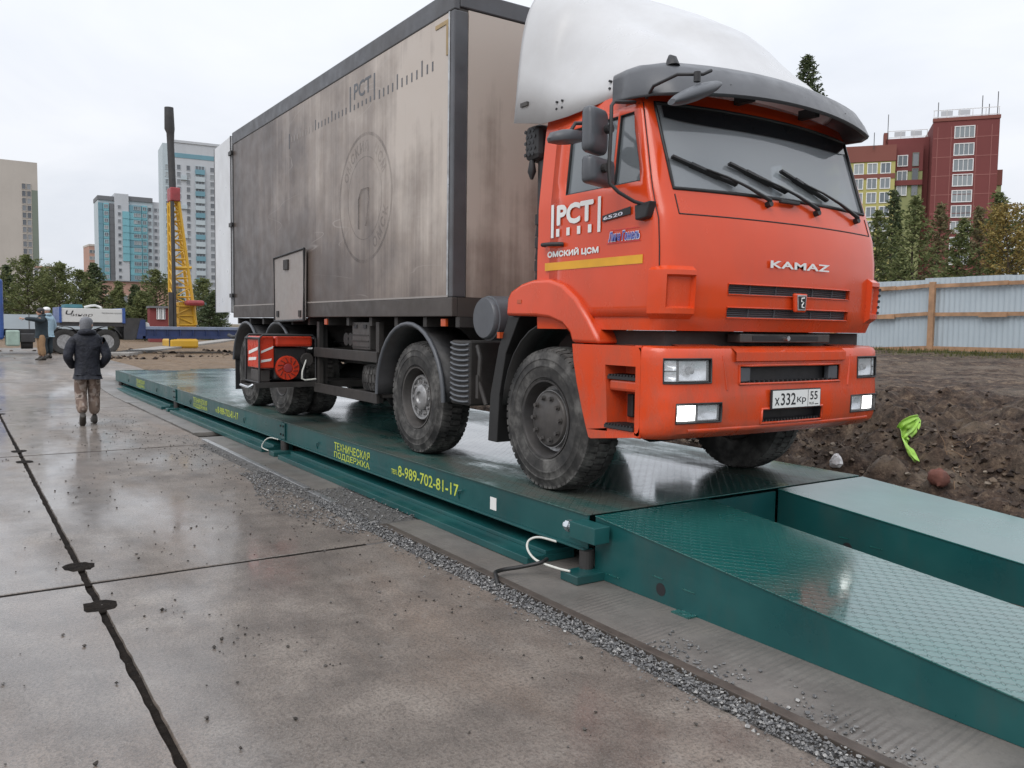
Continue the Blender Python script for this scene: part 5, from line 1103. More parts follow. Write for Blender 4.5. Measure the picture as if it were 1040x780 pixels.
for a, b_ in zip(postx, postx[1:]):
    for h, w_ in ((1.80, .10), (1.03, .10), (.10, .12)):
        q = MB(); q.bar((a + .076, FY - .022, fz(a) + h + random.uniform(-.015, .015)), (b_ - .076, FY - .022, fz(b_) + h + random.uniform(-.015, .015)), .04, w_); q.build('rail', 'wood', fe)
    m_x = (a + b_) / 2 + .1
    for h in (1.83, 1.02): q = MB(); q.bar((m_x - .35, FY - .064, fz(m_x) + h), (m_x + .35, FY - .064, fz(m_x) + h + .01), .04, .11); q.build('splice_board', 'wood', fe)

# ================================================================== TREES
def foliage_quad(mb, c, size, R, droop=0):
    a = R.uniform(0, 6.283); t = R.uniform(-.7, .9); d = Vector((math.cos(a) * math.cos(t), math.sin(a) * math.cos(t), math.sin(t) - droop)).normalized(); u = d.cross(Vector((R.gauss(0, 1), R.gauss(0, 1), R.gauss(0, 1)))).normalized()
    l = size * R.uniform(.7, 1.5); w_ = size * R.uniform(.16, .34); mb.add([c - u * w_, c + d * l * .5 - u * w_ * .6, c + d * l, c + d * l * .5 + u * w_ * .6 + u * w_ * .3, c + u * w_], [(0, 1, 2, 3, 4)])
def pine_mesh(seed, h, rad_, kind, dens=1):
    R = random.Random(seed); tr_, lf = MB(), MB(); lean = Vector((R.gauss(0, .02), R.gauss(0, .02), 0))
    cen = lambda z: Vector((lean.x * z + .05 * math.sin(z * 1.3 + seed), lean.y * z + .05 * math.cos(z * .9 + seed), z))
    tr_.tube([cen(h * i / 8) for i in range(9)], [max(.012, h * .016 * (1 - i / 8.2)) for i in range(9)], 8)
    nb = {'pine': 66, 'spruce': 105, 'birch': 64}[kind]
    if h > 14: nb *= 3
    for i in range(nb):
        f = (i + R.random()) / nb
        z0 = h * (.08 + .92 * f ** (.95 if kind != 'birch' else .8))
        if kind == 'spruce': L = rad_ * (1 - f) ** (.85 if h < 14 else .62) * R.uniform(.7, 1.1) + .12; up = lerp(-.28, .35, f)
        elif kind == 'pine': L = rad_ * (math.sin(math.pi * min(1, (f * .86 + .16))) ** .55) * R.uniform(.4, 1.2) * (1 - .62 * f) + .12; up = lerp(.05, 1.0, f)
        else: L = rad_ * math.sin(math.pi * (.12 + .85 * f)) ** .6 * R.uniform(.5, 1.1) + .12; up = .7
        a = i * 2.399 + R.uniform(-.4, .4); d = Vector((math.cos(a), math.sin(a), up)).normalized(); p = cen(z0); tip = p + d * L; tip.z += (.10 * L if kind == 'pine' else 0)
        if tip.z > h * 1.02: tip.z = h * 1.02
        mid = p.lerp(tip, .5) + Vector((0, 0, -.05 * L)); tr_.tube([p, mid, tip], [max(.006, .02 * L), .012 * L + .004, .004], 4, False)
        nl = int({'pine': 60, 'spruce': 56, 'birch': 60}[kind] * (.35 + L / rad_) * dens)
        for q in range(nl):
            t = R.uniform(.22, 1.03) ** .8; c = p.lerp(mid, t * 2) if t < .5 else mid.lerp(tip, t * 2 - 1)
            sp = (.06 + .10 * L) * (1.1 - .5 * t) if kind != 'spruce' else .05 + .08 * L * (1 - t * .6)
            c = c + Vector((R.gauss(0, sp), R.gauss(0, sp), R.gauss(0, sp * .6) - (.05 if kind == 'spruce' else 0))); foliage_quad(lf, c, {'pine': .14, 'spruce': .14, 'birch': .11}[kind] * (h / 7) ** .35 * (1.25 if dens > 1 else 1), R, .25 if kind == 'spruce' else 0)
    return tr_, lf
TREEP = {}
def tree(name, kind, seed, h, rad_, loc, label, leafm, group, sc_=1, rz=0):
    key = (kind, seed, h, rad_); e = empty(name, loc, label, 'tree', group)
    if key not in TREEP:
        a, b = pine_mesh(seed, h, rad_, kind, 1.9 if seed > 40 else 1); t = a.build('trunk', 'bark', None, loc=(0, 0, 0), smooth=60); c = b.build('crown', leafm, None, loc=(0, 0, 0)); TREEP[key] = (t, c); t.parent = e; c.parent = e; L = (t, c)
    else:
        L = [o.copy() for o in TREEP[key]]
        for o, nme in zip(L, ('trunk', 'crown')): COL.objects.link(o); o.parent = e
        if leafm != L[1].data.materials[0].name: L[1].data = L[1].data.copy(); L[1].data.materials[0] = MATS[leafm]
    for o in L: o.location = (0, 0, 0); o.rotation_euler = (0, 0, rz); o.scale = (sc_,) * 3
    return e
def top_h(px_, ytop, dist, zb): return PD(px_, ytop, dist).z - zb
GR = 'conifers behind the metal fence'
RT = [  # px, top y, distance, kind, leaf, radius, label
    (906, 190, 43, 'spruce', 'spruce_needles', 1.15, 'dark pointed spruce whose tip shows just right of the truck cab'),
    (929, 198, 36, 'pine', 'pine_needles', 1.35, 'broad dense pine behind the fence, nearest the truck cab'),
    (948, 206, 40, 'pine', 'brown_needles', 1.1, 'brownish pine in front of the left edge of the red tower'),
    (969, 222, 34, 'pine', 'pine_needles', .95, 'shorter green pine in front of the red tower windows'),
    (990, 210, 38, 'pine', 'brown_needles', 1.15, 'rusty brown pine in front of the right half of the red tower'),
    (1013, 192, 36, 'spruce', 'pine_needles', 1.15, 'tall pointed conifer at the right edge of the red tower'),
    (1024, 207, 33, 'birch', 'autumn_leaves', 1.0, 'yellow autumn birch showing between the conifers at far right'),
    (1038, 204, 35, 'pine', 'pine_needles', 1.3, 'dark green pine at the right edge of the picture'),
    (1070, 200, 37, 'pine', 'brown_needles', 1.7, 'brown pine just beyond the right edge of the picture'),
    (885, 214, 37, 'pine', 'pine_needles', 1.5, 'pine almost hidden behind the right side of the truck cab')]
for i, (px_, yt, dist, kind, lf, r_, lab) in enumerate(RT):
    p = PD(px_, 300, dist); zb = gh(p.x, p.y); h = top_h(px_, yt, dist, zb); tree('conifer_tree' if kind != 'birch' else 'birch_tree', kind, 11 + i, round(h, 2), r_, (p.x, p.y, zb - .1), lab, lf, GR)
p = PD(822, 300, 62); zb = gh(p.x, p.y); h = top_h(822, 57, 62, zb); tree('spruce_tree', 'spruce', 5, round(h, 1), 3.0, (p.x, p.y, zb), 'very tall spruce whose narrow top rises above the sun visor of the truck', 'spruce_needles', None)
GL = 'conifers behind the low bed trailer'
LT = [(8, 268, 84, 'spruce', 'spruce_needles', 1.7, 'spruce at the left edge in front of the beige tower'), (29, 259, 76, 'pine', 'pine_needles', 2.6, 'big rounded pine in front of the edge of the beige tower'),
      (46, 276, 82, 'pine', 'pine_needles', 2.0, 'rounded pine between the big pine and the middle one above the trailer'), (61, 267, 74, 'pine', 'pine_needles', 2.3, 'rounded pine above the white helmet'), (80, 274, 78, 'pine', 'pine_needles', 2.3, 'pine left of the dark spruce above the walking man'),
      (97, 266, 80, 'spruce', 'spruce_needles', 2.0, 'dark spruce directly above the walking man'), (119, 286, 72, 'pine', 'pine_needles', 1.1, 'thin young pine in front of the pink low building'), (138, 288, 70, 'spruce', 'spruce_needles', 1.2, 'small spruce right of the thin young pine'),
      (159, 274, 76, 'pine', 'pine_needles', 2.1, 'bushy pine just left of the pile driver mast'), (146, 296, 66, 'pine', 'pine_needles', 1.2, 'low pine shrub in front of the bushy pine left of the mast'), (205, 283, 78, 'pine', 'pine_needles', 1.9, 'dark pine between the mast and the truck box'), (217, 296, 72, 'spruce', 'spruce_needles', 1.5, 'spruce partly behind the open rear door of the truck'), (-12, 262, 78, 'pine', 'pine_needles', 2.4, 'pine beyond the left edge of the picture')]
for i, (px_, yt, dist, kind, lf, r_, lab) in enumerate(LT):
    p = PD(px_, 322, dist); zb = gh(p.x, p.y); h = top_h(px_, yt, dist, zb); tree('conifer_tree', kind, 41 + i, round(h, 2), r_ * 1.2, (p.x, p.y, zb - .1), lab, lf, GL)

# ================================================================== BUILDINGS
class Frame:   # local frame of a building: origin at ground, r to the right along its front, n towards the camera side
    def __init__(s, px_, dist, turn=0, gz=0.3, yref=200):
        p = PD(px_, yref, dist); v = Vector((p.x, p.y, 0)).normalized(); c, sn = math.cos(rad(turn)), math.sin(rad(turn)); n_ = -v; s.n = Vector((n_.x * c - n_.y * sn, n_.x * sn + n_.y * c, 0)); s.r = Vector((0, 0, 1)).cross(s.n); s.o = Vector((p.x, p.y, gz)); s.dist = dist
        dd = ray(px_, 330); s.m = dist / FPX * (1 + ((px_ - 520) / FPX) ** 2) ** -1 * 1.0   # metres per pixel at that place
    def p(s, a, d, z): return s.o + s.r * a + s.n * d + Vector((0, 0, z))
    def box(s, mb, a0, a1, d0, d1, z0, z1): return mb.hexa([s.p(a0, d1, z0), s.p(a1, d1, z0), s.p(a1, d0, z0), s.p(a0, d0, z0), s.p(a0, d1, z1), s.p(a1, d1, z1), s.p(a1, d0, z1), s.p(a0, d0, z1)])
def building(name, fr, label, kind='building', group=None): return empty(name, fr.o, label, kind, group)
WPROTO = {}
def window(fr, root, a, z, w_, h, d, frame='window_frame', pane='far_pane', mull=1, side=None):
    """one window: frame, mullions and pane, standing a little proud of the wall; side gives the outward axis when not the front"""
    key = (root.name, round(w_, 2), round(h, 2), frame, pane, mull, side)
    R_, N_ = (fr.r, fr.n) if side is None else ((fr.n, -fr.r) if side == 'left' else (-fr.n, fr.r))
    if key not in WPROTO:
        mb = MB(); Z = Vector((0, 0, 1)); t = min(.14, w_ * .1)
        def bx(a0, a1, z0, z1, d0, d1): mb.hexa([R_ * q + N_ * e + Z * c for c in (z0, z1) for q, e in ((a0, d1), (a1, d1), (a1, d0), (a0, d0))])
        mb.cur = 1; bx(-w_ / 2, w_ / 2, 0, h, -.05, .03); mb.cur = 0
        for a0, a1, z0, z1 in ((-w_ / 2 - t, w_ / 2 + t, -t, 0), (-w_ / 2 - t, w_ / 2 + t, h, h + t), (-w_ / 2 - t, -w_ / 2, 0, h), (w_ / 2, w_ / 2 + t, 0, h)): bx(a0, a1, z0, z1, -.05, .12)
        for i in range(mull): q = -w_ / 2 + w_ * (i + 1) / (mull + 1); bx(q - .05, q + .05, 0, h, .031, .09)
        o = mb.build('window', [frame, pane], None, loc=(0, 0, 0)); o.parent = root; WPROTO[key] = o
    else: o = WPROTO[key].copy(); COL.objects.link(o)
    o.location = (fr.p(a, d, z) if side is None else fr.p(d, a, z)) - wl(root); return o
def bpart(fr, root, name, m, *boxes):
    mb = MB()
    for bx in boxes: fr.box(mb, *bx)
    return mb.build(name, m, root)
# -- red tiled hospital block on the right
f = Frame(980, 172, 8, 1.0, 160); M_ = f.m; zz = lambda y, x=980: PD(x, y, 172).z - 1.0; A = lambda x: (x - 980) * M_
hb = building('hospital_block', f, 'red tiled tower block with white windows and a yellow tiled wing, behind the conifers')
zt = zz(122); W0, W1 = A(946), A(1013.5)
bpart(f, hb, 'wall', 'red_tile', (W0, W1, -22, 0, 0, zt)); bpart(f, hb, 'parapet', 'brown_tile', (W0 - .1, W1 + .1, -.5, .15, zt, zt + .6))
for k in range(11): bpart(f, hb, 'tile_course', 'red_seam', (W0 + .1, W1 - .1, .001, .03, 2 + k * 3.35 * 1.0, 2.14 + k * 3.35))
for a in (A(951), A(965), A(991), A(1006)): bpart(f, hb, 'tile_joint', 'red_seam', (a - .06, a + .06, .001, .035, .5, zt - 1))
wy = [134.5, 152, 168, 183.3, 199.5, 215, 231, 247, 263]
for i, y in enumerate(wy): window(f, hb, A(978.5), zz(y + 5), 3.0, 1.9, 0, mull=3)
# stair face set back, left of the tower, and the long yellow wing
bpart(f, hb, 'wall', 'red_tile', (A(898), W0 - .02, -24, -5, 0, zz(131))); bpart(f, hb, 'wall', 'brown_tile', (A(780), A(909) , -16, -1.4, zz(158), zz(141))); 
bpart(f, hb, 'wall', 'yellow_tile', (A(780), A(908.5), -15.8, -1.6, 0, zz(158.2)))
for y in (171,): bpart(f, hb, 'spandrel', 'brown_tile', (A(780), A(908.6), -1.59, -1.5, zz(y + 5.3), zz(y)))
bpart(f, hb, 'loggia', 'green_tile', (A(909.5), A(939), -15, -3.4, 0, zz(168))); bpart(f, hb, 'loggia', 'red_tile', (A(909.5), A(939), -15.2, -3.3, zz(167.9), zz(139)), (A(909.6), A(939), -3.29, -2.9, zz(183), zz(177.6)))
for y in (158, 174.5, 189): window(f, hb, A(917), zz(y + 4), 1.5, 1.8, -3.25); window(f, hb, A(931), zz(y + 4.5), .9, 2.3, -3.25, 'olive_render', 'dark_pane', 0)
for i, y in enumerate((166, 182, 197, 212, 227, 243)):
    for j, x in enumerate((898, 883.5, 868.5, 853.5)): window(f, hb, A(x), zz(y + 4.3), 1.5, 1.75, -1.58)
bpart(f, hb, 'wing', 'brown_tile', (W1 + .02, A(1025.5), -20, -6, zz(184), zz(168))); bpart(f, hb, 'wing', 'green_tile', (W1 + .02, A(1025), -19.8, -6.2, 0, zz(184.2)))
window(f, hb, A(1014.8), zz(190), 1.4, 1.8, -6.18)
for a0, a1, d, zb in ((W0, W1, -.6, zt + .6), (A(900), W0 - .3, -5.4, zz(131))):
    L = a1 - a0; npst = int(L / 1.9)
    for k in range(npst + 1): a = lerp(a0 + .1, a1 - .1, k / npst); bpart(f, hb, 'rail_post', 'roof_rail', (a - .05, a + .05, d - .05, d + .05, zb, zb + 1.55))
    for h in (.25, 1.45): bpart(f, hb, 'roof_rail', 'roof_rail', (a0, a1, d - .04, d + .04, zb + h, zb + h + .1))
    for k in range(int(L / 2.8)): a = a0 + 1.2 + k * 2.8; bpart(f, hb, 'rail_panel', 'white_render', (a, a + 1.9, d - .02, d + .02, zb + .45, zb + 1.35)) if k % 3 != 2 else None
bpart(f, hb, 'chimney', 'brown_tile', (A(896), A(901), -7, -5, zz(138), zz(124)))
for x, y0, y1 in ((951, 122, 101), (996, 118, 97), (1011.5, 118, 94), (1003, 118, 106), (898.5, 130, 110), (884, 140, 128)): bpart(f, hb, 'antenna', 'rig_dark', (A(x) - .06, A(x) + .06, -1, -.88, zz(y0) - 1, zz(y1)))
# -- beige tower at far left
f = Frame(20, 255, 4); M_ = f.m; A = lambda x: (x - 20) * M_; zz = lambda y: PD(20, y, 255).z - .3
bb = building('beige_tower', f, 'tall plain beige apartment tower with one olive stripe at the left edge')
bpart(f, bb, 'wall', 'beige_render', (A(-60), A(38.6), -18, 0, 0, zz(163.5))); bpart(f, bb, 'roof_house', 'roof_grey', (A(11), A(17), -8, -4, zz(163.4), zz(161)), (A(1), A(6), -8, -4, zz(163.4), zz(162)))
bpart(f, bb, 'stripe', 'olive_render', (A(32.2), A(38.55), -.2, .06, 0, zz(192)))
for i in range(15):
    for x in (24.8, 29.0): window(f, bb, A(x), zz(191.5 + i * 7.33), 1.05, 1.35, 0, 'beige_render', 'dark_pane', 0)
# -- teal and white apartment block
f = Frame(132, 340, 8); M_ = f.m; A = lambda x: (x - 132) * M_; zz = lambda y: PD(132, y, 340).z - .3
tb = building('teal_apartment_block', f, 'apartment block with turquoise glazed balconies and white stair tower, left of the mast')
q = lambda x: A(x)
bpart(f, tb, 'wall', 'white_render', (q(116), q(130), -14, 1.2, 0, zz(198))); bpart(f, tb, 'wall', 'light_panel', (q(100), q(116), -13, -.4, 0, zz(202))); bpart(f, tb, 'wall', 'light_panel', (q(130), q(155), -14, 0, 0, zz(202))); bpart(f, tb, 'wall', 'white_render', (q(155.2), q(167), -14, -.6, 0, zz(203)))
bpart(f, tb, 'roof_band', 'roof_grey', (q(99.5), q(115.8), -13.2, .1, zz(205), zz(201))); bpart(f, tb, 'roof_band', 'roof_grey', (q(130.2), q(155), -14.2, .5, zz(204), zz(199.5)))
for i in range(17):
    z0 = zz(213 + i * 7.05); z1 = z0 + 1.75
    bpart(f, tb, 'balcony', 'teal_panel', (q(105), q(110.5), -.45, .35, z0 - 1.1, z1 - .05)); bpart(f, tb, 'balcony', 'roof_grey', (q(111), q(115.5), -.5, .15, z0 - .9, z1)); bpart(f, tb, 'balcony', 'teal_dark', (q(100.2), q(104.5), -.5, .1, z0 - .9, z1))
    x0 = 130.5 if i < 1 else 127 if i < 8 else 131
    bpart(f, tb, 'balcony', 'teal_panel' if i % 5 else 'teal_dark', (q(x0 if x0 > 130 else 130.3), q(143), -.1, .9, z0 - 1.2, z1 - .15)); bpart(f, tb, 'balcony', 'teal_panel', (q(143.4), q(149), -.1, .7, z0 - 1.2, z1)) 
    if 1 <= i < 8: bpart(f, tb, 'balcony', 'teal_panel', (q(123.5), q(130.2), 1.25, 1.5, z0 - 1.2, z1 - .15))
    for x in (137, 140.5, 146.2): window(f, tb, q(x), z0 + .0, 1.1, 1.15, .92 if x < 143 else .72, 'light_panel', 'far_pane', 1)
    window(f, tb, q(107.7), z0, 1.2, 1.15, .37, 'light_panel', 'far_pane', 1); window(f, tb, q(120.5), z0, .9, 1.1, 1.22, 'white_render', 'dark_pane', 0)
    for x in (152, 158.5, 163): window(f, tb, q(x), z0, 1.0, 1.25, .02 if x < 155 else -.58, 'white_render', 'dark_pane', 0)
# -- white tower behind the mast
f = Frame(192, 285, 7); M_ = f.m; A = lambda x: (x - 192) * M_; zz = lambda y: PD(192, y, 285).z - .3
wt = building('white_tower', f, 'tallest white apartment tower standing behind the pile driver mast')
bpart(f, wt, 'wall', 'white_render', (A(176.5), A(232), -16, 0, 0, zz(146))); bpart(f, wt, 'side_bay', 'light_panel', (A(166.5), A(176.3), -15, -1.2, 0, zz(147))); bpart(f, wt, 'parapet', 'white_render', (A(176), A(232.4), -16.2, .25, zz(146), zz(143.5)))
bpart(f, wt, 'technical_floor', 'teal_dark', (A(178), A(229), -.3, .12, zz(161), zz(156.5)))
for i in range(20):
    z0 = zz(173 + i * 7.35 - (7.35 if i == 0 else 0) * 0); 
    if i == 0: pass
    for x, w_ in ((182, 1.0), (191.5, 1.0), (216, 1.2), (225, 1.2)): window(f, wt, A(x), z0, w_, 1.4, 0, 'white_render', 'dark_pane', 0)
    bpart(f, wt, 'balcony', 'light_panel' if i % 3 else 'teal_dark', (A(198.5), A(208), .0 + .001, .9, z0 - 1.1, z0 + .35)); window(f, wt, A(203.2), z0 + .36, 2.6, 1.1, .2, 'light_panel', 'dark_pane', 2)
    if i % 4 == 1: bpart(f, wt, 'balcony', 'light_panel', (A(184), A(190), .001, .6, z0 - .9, z0 + .4))
    window(f, wt, A(172), z0, 1.6, 1.3, -1.18, 'light_panel', 'far_pane', 1)
# -- small far block and low buildings
f = Frame(94, 420, 10); M_ = f.m; A = lambda x: (x - 94) * M_; zz = lambda y: PD(94, y, 420).z - .3
fb_ = building('far_beige_block', f, 'small distant beige block just left of the turquoise building')
bpart(f, fb_, 'wall', 'pink_brick', (A(89.5), A(100), -14, 0, 0, zz(250))); bpart(f, fb_, 'roof', 'beige_render', (A(89.2), A(100.4), -14.2, .2, zz(250), zz(248)))
for i in range(8):
    for x in (91.5, 95): window(f, fb_, A(x), zz(257 + i * 6.6), 1.4, 1.3, 0, 'beige_render', 'dark_pane', 0)
f = Frame(150, 130, 6, .3, 300); M_ = f.m; A = lambda x: (x - 150) * M_; zz = lambda y: PD(150, y, 130).z - .3
pb = building('pink_brick_building', f, 'low pinkish brick building behind the young trees left of the mast')
bpart(f, pb, 'wall', 'pink_brick', (A(104), A(182), -12, 0, 0, zz(287))); bpart(f, pb, 'roof', 'roof_grey', (A(103.5), A(182.5), -12.3, .3, zz(287), zz(286)))
for x in (112, 126, 143): window(f, pb, A(x), zz(308), .9, 1.0, 0, 'beige_render', 'dark_pane', 0)
f = Frame(45, 150, -4, .3, 300); A = lambda x: (x - 45) * f.m; zz = lambda y: PD(45, y, 150).z - .3
lb = building('low_beige_building', f, 'low beige house between the beige tower and the dark spruce'); bpart(f, lb, 'wall', 'beige_render', (A(36), A(60), -10, 0, 0, zz(272))); bpart(f, lb, 'roof', 'pink_brick', (A(35.5), A(60.5), -10.4, .4, zz(272), zz(270.5)))
for x in (40, 46, 52): window(f, lb, A(x), zz(282), 1.2, 1.4, 0)
f = Frame(166, 62, 4, .3, 315); A = lambda x: (x - 166) * f.m; zz = lambda y: PD(166, y, 62).z - .3
rs_ = building('red_shed', f, 'small dark red site cabin behind the trailer deck', 'shed'); bpart(f, rs_, 'wall', 'red_shed', (A(152), A(181), -2.6, 0, 0, zz(313))); bpart(f, rs_, 'roof', 'roof_grey', (A(151), A(182), -2.8, .2, zz(313), zz(311)))
for x in (161, 165.5, 175): window(f, rs_, A(x), zz(324), .22, .85, 0)
# -- grey site fence far left
f = Frame(30, 66, 0, .3, 325); A = lambda x: (x - 30) * f.m; zz = lambda y: PD(30, y, 66).z - .3
gf = empty('panel_fence', f.o, 'grey panel fence behind the tractor at far left', 'fence')
for k in range(-14, 3):
    a = k * 1.62; bpart(f, gf, 'panel', 'fence_sheet', (a, a + 1.56, -.03, .0, .25, 1.75)); bpart(f, gf, 'post', 'roof_grey', (a - .05, a - .001, -.05, .02, 0, 1.85))

# ================================================================== TRACTOR AND LOW BED TRAILER (crossing behind, at X = -39)
XN = -38.6
def Yp(px_): return PX(px_, 343, XN).y
def Zp(y, px_=100): return PX(px_, y, XN).z
GZ = .28
def far_wheel(root, y, x=XN, r=.53):
    mb = MB(); mb.lathe([(.3, -.0), (.33, -.02), (.5, -.02), (r, .04), (r, .26), (.5, .3), (.3, .3)], (x, y, GZ + r), (-1, 0, 0), 28, False); o = mb.build('wheel', 'tread_rubber', root, smooth=40)
    q = MB(); q.lathe([(.31, .01), (.28, .06), (.2, .07), (.12, .03), (0, .02)], (x, y, GZ + r), (-1, 0, 0), 20); q.build('rim', 'hub_steel', o, smooth=40)
tk = empty('tractor_unit', (XN - 1.2, Yp(60), GZ), 'dark truck tractor unit at far left, its rear wheels under the white trailer neck', 'truck')
for y in (Yp(66), Yp(108)): far_wheel(tk, y); far_wheel(tk, y, XN - 2.2)
q = MB(); q.box(XN - 1.7, XN - 1.55, Yp(-60), Yp(120), GZ + .75, GZ + 1.02); q.box(XN - .95, XN - .8, Yp(-60), Yp(120), GZ + .75, GZ + 1.02); q.build('frame_rail', 'trailer_dark', tk)
q = MB(); q.box(XN - 2.5, XN - .1, Yp(-70), Yp(4.5), GZ + .6, GZ + 3.0); q.build('cab', 'trailer_blue', tk, bevel=.1)
q = MB(); q.box(XN - .8, XN - .05, Yp(6), Yp(20.5), GZ + .35, GZ + .98); q.build('fuel_tank', 'tank_green', tk, bevel=.06)
q = MB(); q.box(XN - .9, XN - .1, Yp(21), Yp(36), GZ + .5, GZ + .85); q.build('side_box', 'trailer_dark', tk, bevel=.03); q = MB(); q.cyl((XN - .5, Yp(22), GZ + .45), (XN - .5, Yp(34), GZ + .45), .22, n=16); q.build('air_tank', 'trailer_dark', tk)
for y in (Yp(66), Yp(108)):
    q = MB(); L = [[Vector((x, y + .62 * math.cos(rad(a)), GZ + .53 + .62 * math.sin(rad(a)))) for x in (XN + .03, XN - .5)] for a in range(20, 165, 12)]; q.grid(L); q.build('wheel_fender', 'trailer_dark', tk, solid=.02)
lt = empty('low_bed_trailer', (XN - 1.25, Yp(160), GZ), 'blue low bed trailer with a white lettered neck, behind the walking man', 'trailer')
q = MB(); q.box(XN - 2.5, XN, Yp(62.5), Yp(126), Zp(327.5), Zp(313.5)); nk = q.build('neck', 'trailer_white', lt, bevel=.02)
for a, b_ in ((60.5, 63), (124.5, 127.5)): q = MB(); q.box(XN - 2.52, XN + .03, Yp(a), Yp(b_), Zp(328), Zp(312.5)); q.build('neck_frame', 'trailer_blue', nk)
q = MB(); q.box(XN - 2.45, XN - .05, Yp(61), Yp(136), Zp(331.5), Zp(327.6)); q.build('neck_beam', 'trailer_dark', lt)
text('lettering', 'Ч', (XN, Yp(67), Zp(322.5)), (0, 1, 0), (0, 0, 1), .30, .27, 'black_print', nk, bold=.01, shear=.3, depth=.004); text('lettering', 'инар', (XN, Yp(74), Zp(322.5)), (0, 1, 0), (0, 0, 1), .75, .14, 'hub_dark', nk, shear=.2, depth=.004); text('lettering', 'перевозка грузов', (XN, Yp(104), Zp(319)), (0, 1, 0), (0, 0, 1), .75, .07, 'hub_dark', nk, depth=.004)
q = MB(); q.prism([(Yp(126), Zp(345)), (Yp(137), Zp(345)), (Yp(146), Zp(331)), (Yp(146), Zp(322.5)), (Yp(126.5), Zp(322.5))], 'x', XN - 2.45, XN - .02); q.build('drop_frame', 'trailer_dark', lt); q = MB(); q.prism([(Yp(138.5), Zp(344)), (Yp(148), Zp(344)), (Yp(148), Zp(324)), (Yp(143), Zp(324))], 'x', XN - .018, XN + .02); q.build('drop_plate', 'trailer_navy', lt)
q = MB(); q.box(XN - 2.5, XN, Yp(148.2), Yp(300), Zp(334), Zp(331.2)); dk_ = q.build('deck', 'deck_steel_blue', lt); q = MB(); q.box(XN - 2.4, XN - .06, Yp(144), Yp(300), Zp(341.5), Zp(334.1)); q.build('deck_beam', 'trailer_navy', lt)
q = MB(); q.box(XN - .059, XN + .02, Yp(145), Yp(300), Zp(343.8), Zp(341)); q.build('side_rail', 'trailer_navy', lt)
for x in range(157, 235, 13): q = MB(); q.box(XN - .058, XN + .01, Yp(x), Yp(x + .7), Zp(341), Zp(334)); q.build('stake', 'trailer_navy', lt)
for y in (Yp(255), Yp(285)): far_wheel(lt, y, r=.42)
q = MB(); q.prism([(Yp(148.5), Zp(333)), (Yp(153), Zp(331)), (Yp(152), Zp(327.5)), (Yp(148.5), Zp(326.5))], 'x', XN - .6, XN - .1); q.build('tarpaulin', 'trailer_white', lt, bevel=.02)
q = MB(); q.prism([(Yp(68), Zp(313)), (Yp(68.5), Zp(309.5)), (Yp(86), Zp(309.5)), (Yp(87), Zp(313))], 'x', XN - 2, XN - .6); q.build('tool_crate', 'teal_cloth', None, bevel=.02, label='teal crate lying on top of the white trailer neck', cat='crate')
q = MB(); q.tube([(XN - .6, Yp(88), Zp(312.2)), (XN - .6, Yp(95), Zp(310.5)), (XN - .8, Yp(100), Zp(310)), (XN - .8, Yp(105), Zp(311.5)), (XN - .7, Yp(106), Zp(312.6))], .05, 8); q.build('lifting_sling', 'trailer_white', None, smooth=60, label='pale lifting sling beside the crate on the trailer neck', cat='sling')

# ================================================================== PILE DRIVING RIG behind the trailer
XG = -47.0
rg_ = empty('pile_driver', (XG, PX(187, 340, XG).y, .3), 'yellow lattice mast of a pile driving rig with a dark hammer tube on top', 'crane')
def G_(px_, py_, dx=0): p = PX(px_, py_, XG); return Vector((p.x + dx, p.y, p.z))
bot = [G_(177.5, 330), G_(199, 330)]; top = [G_(173.5, 205), G_(181.5, 205)]; D_ = Vector((-.55, 0, 0)); 
def lat(a, b, r=.05, nm='lattice_bar', m='rig_yellow'): q = MB(); q.tube([a, b], r, 6); q.build(nm, m, rg_)
for a, b in zip(bot, top): lat(a, b, .09, 'mast_leg'); lat(a + D_ * 2, b + D_, .09, 'mast_leg')
NB = 13
for k in range(NB + 1):
    t = k / NB; L_, R_ = bot[0].lerp(top[0], t), bot[1].lerp(top[1], t); L2, R2 = L_ + D_ * lerp(2, 1, t), R_ + D_ * lerp(2, 1, t)
    lat(L_, R_, .045); lat(L2, R2, .04)
    if k < NB:
        t2 = (k + 1) / NB; L3, R3 = bot[0].lerp(top[0], t2), bot[1].lerp(top[1], t2); lat(L_ if k % 2 else R_, R3 if k % 2 else L3, .04); lat(L_, L3 + D_ * lerp(2, 1, t2), .035); lat(R_, R3 + D_ * lerp(2, 1, t2), .035)
lat(G_(176, 272), G_(194.5, 272), .09, 'mast_collar')
q = MB(); a, b = G_(172.6, 204), G_(182.6, 191); q.box(XG - .7, XG + .15, a.y, b.y, a.z, b.z); q.build('mast_head', 'rig_red', rg_, bevel=.05)
q = MB(); q.tube([G_(177, 200, -.3), G_(174.5, 145, -.3), G_(174.3, 134, -.3), G_(173.5, 130, -.3), G_(172.8, 108, -.3)], [.18, .18, .2, .26, .23], 14); q.build('hammer_tube', 'rig_dark', rg_, smooth=40)
q = MB(); a, b = G_(169.5, 111.5, -.3), G_(176.5, 111.5, -.3); q.tube([a, b], .05, 6); q.build('top_sheave', 'rig_dark', rg_)
q = MB(); a, b = G_(176.5, 330), G_(178.4, 262); q.tube([G_(177, 345, .2), G_(174, 205, .2)], .10, 8); q.build('leader_rail', 'rig_dark', rg_)
q = MB(); a, b = G_(183, 349), G_(199.5, 307); q.box(XG - .9, XG - .05, a.y, b.y, max(.3, a.z - .1), b.z); q.build('mast_base', 'rig_yellow', rg_, bevel=.04)
q = MB(); a, b = G_(186, 310.5), G_(204, 305.5); q.box(XG + .12, XG + .9, a.y, b.y, a.z, b.z); q.build('red_guard', 'rig_red', rg_, bevel=.12)
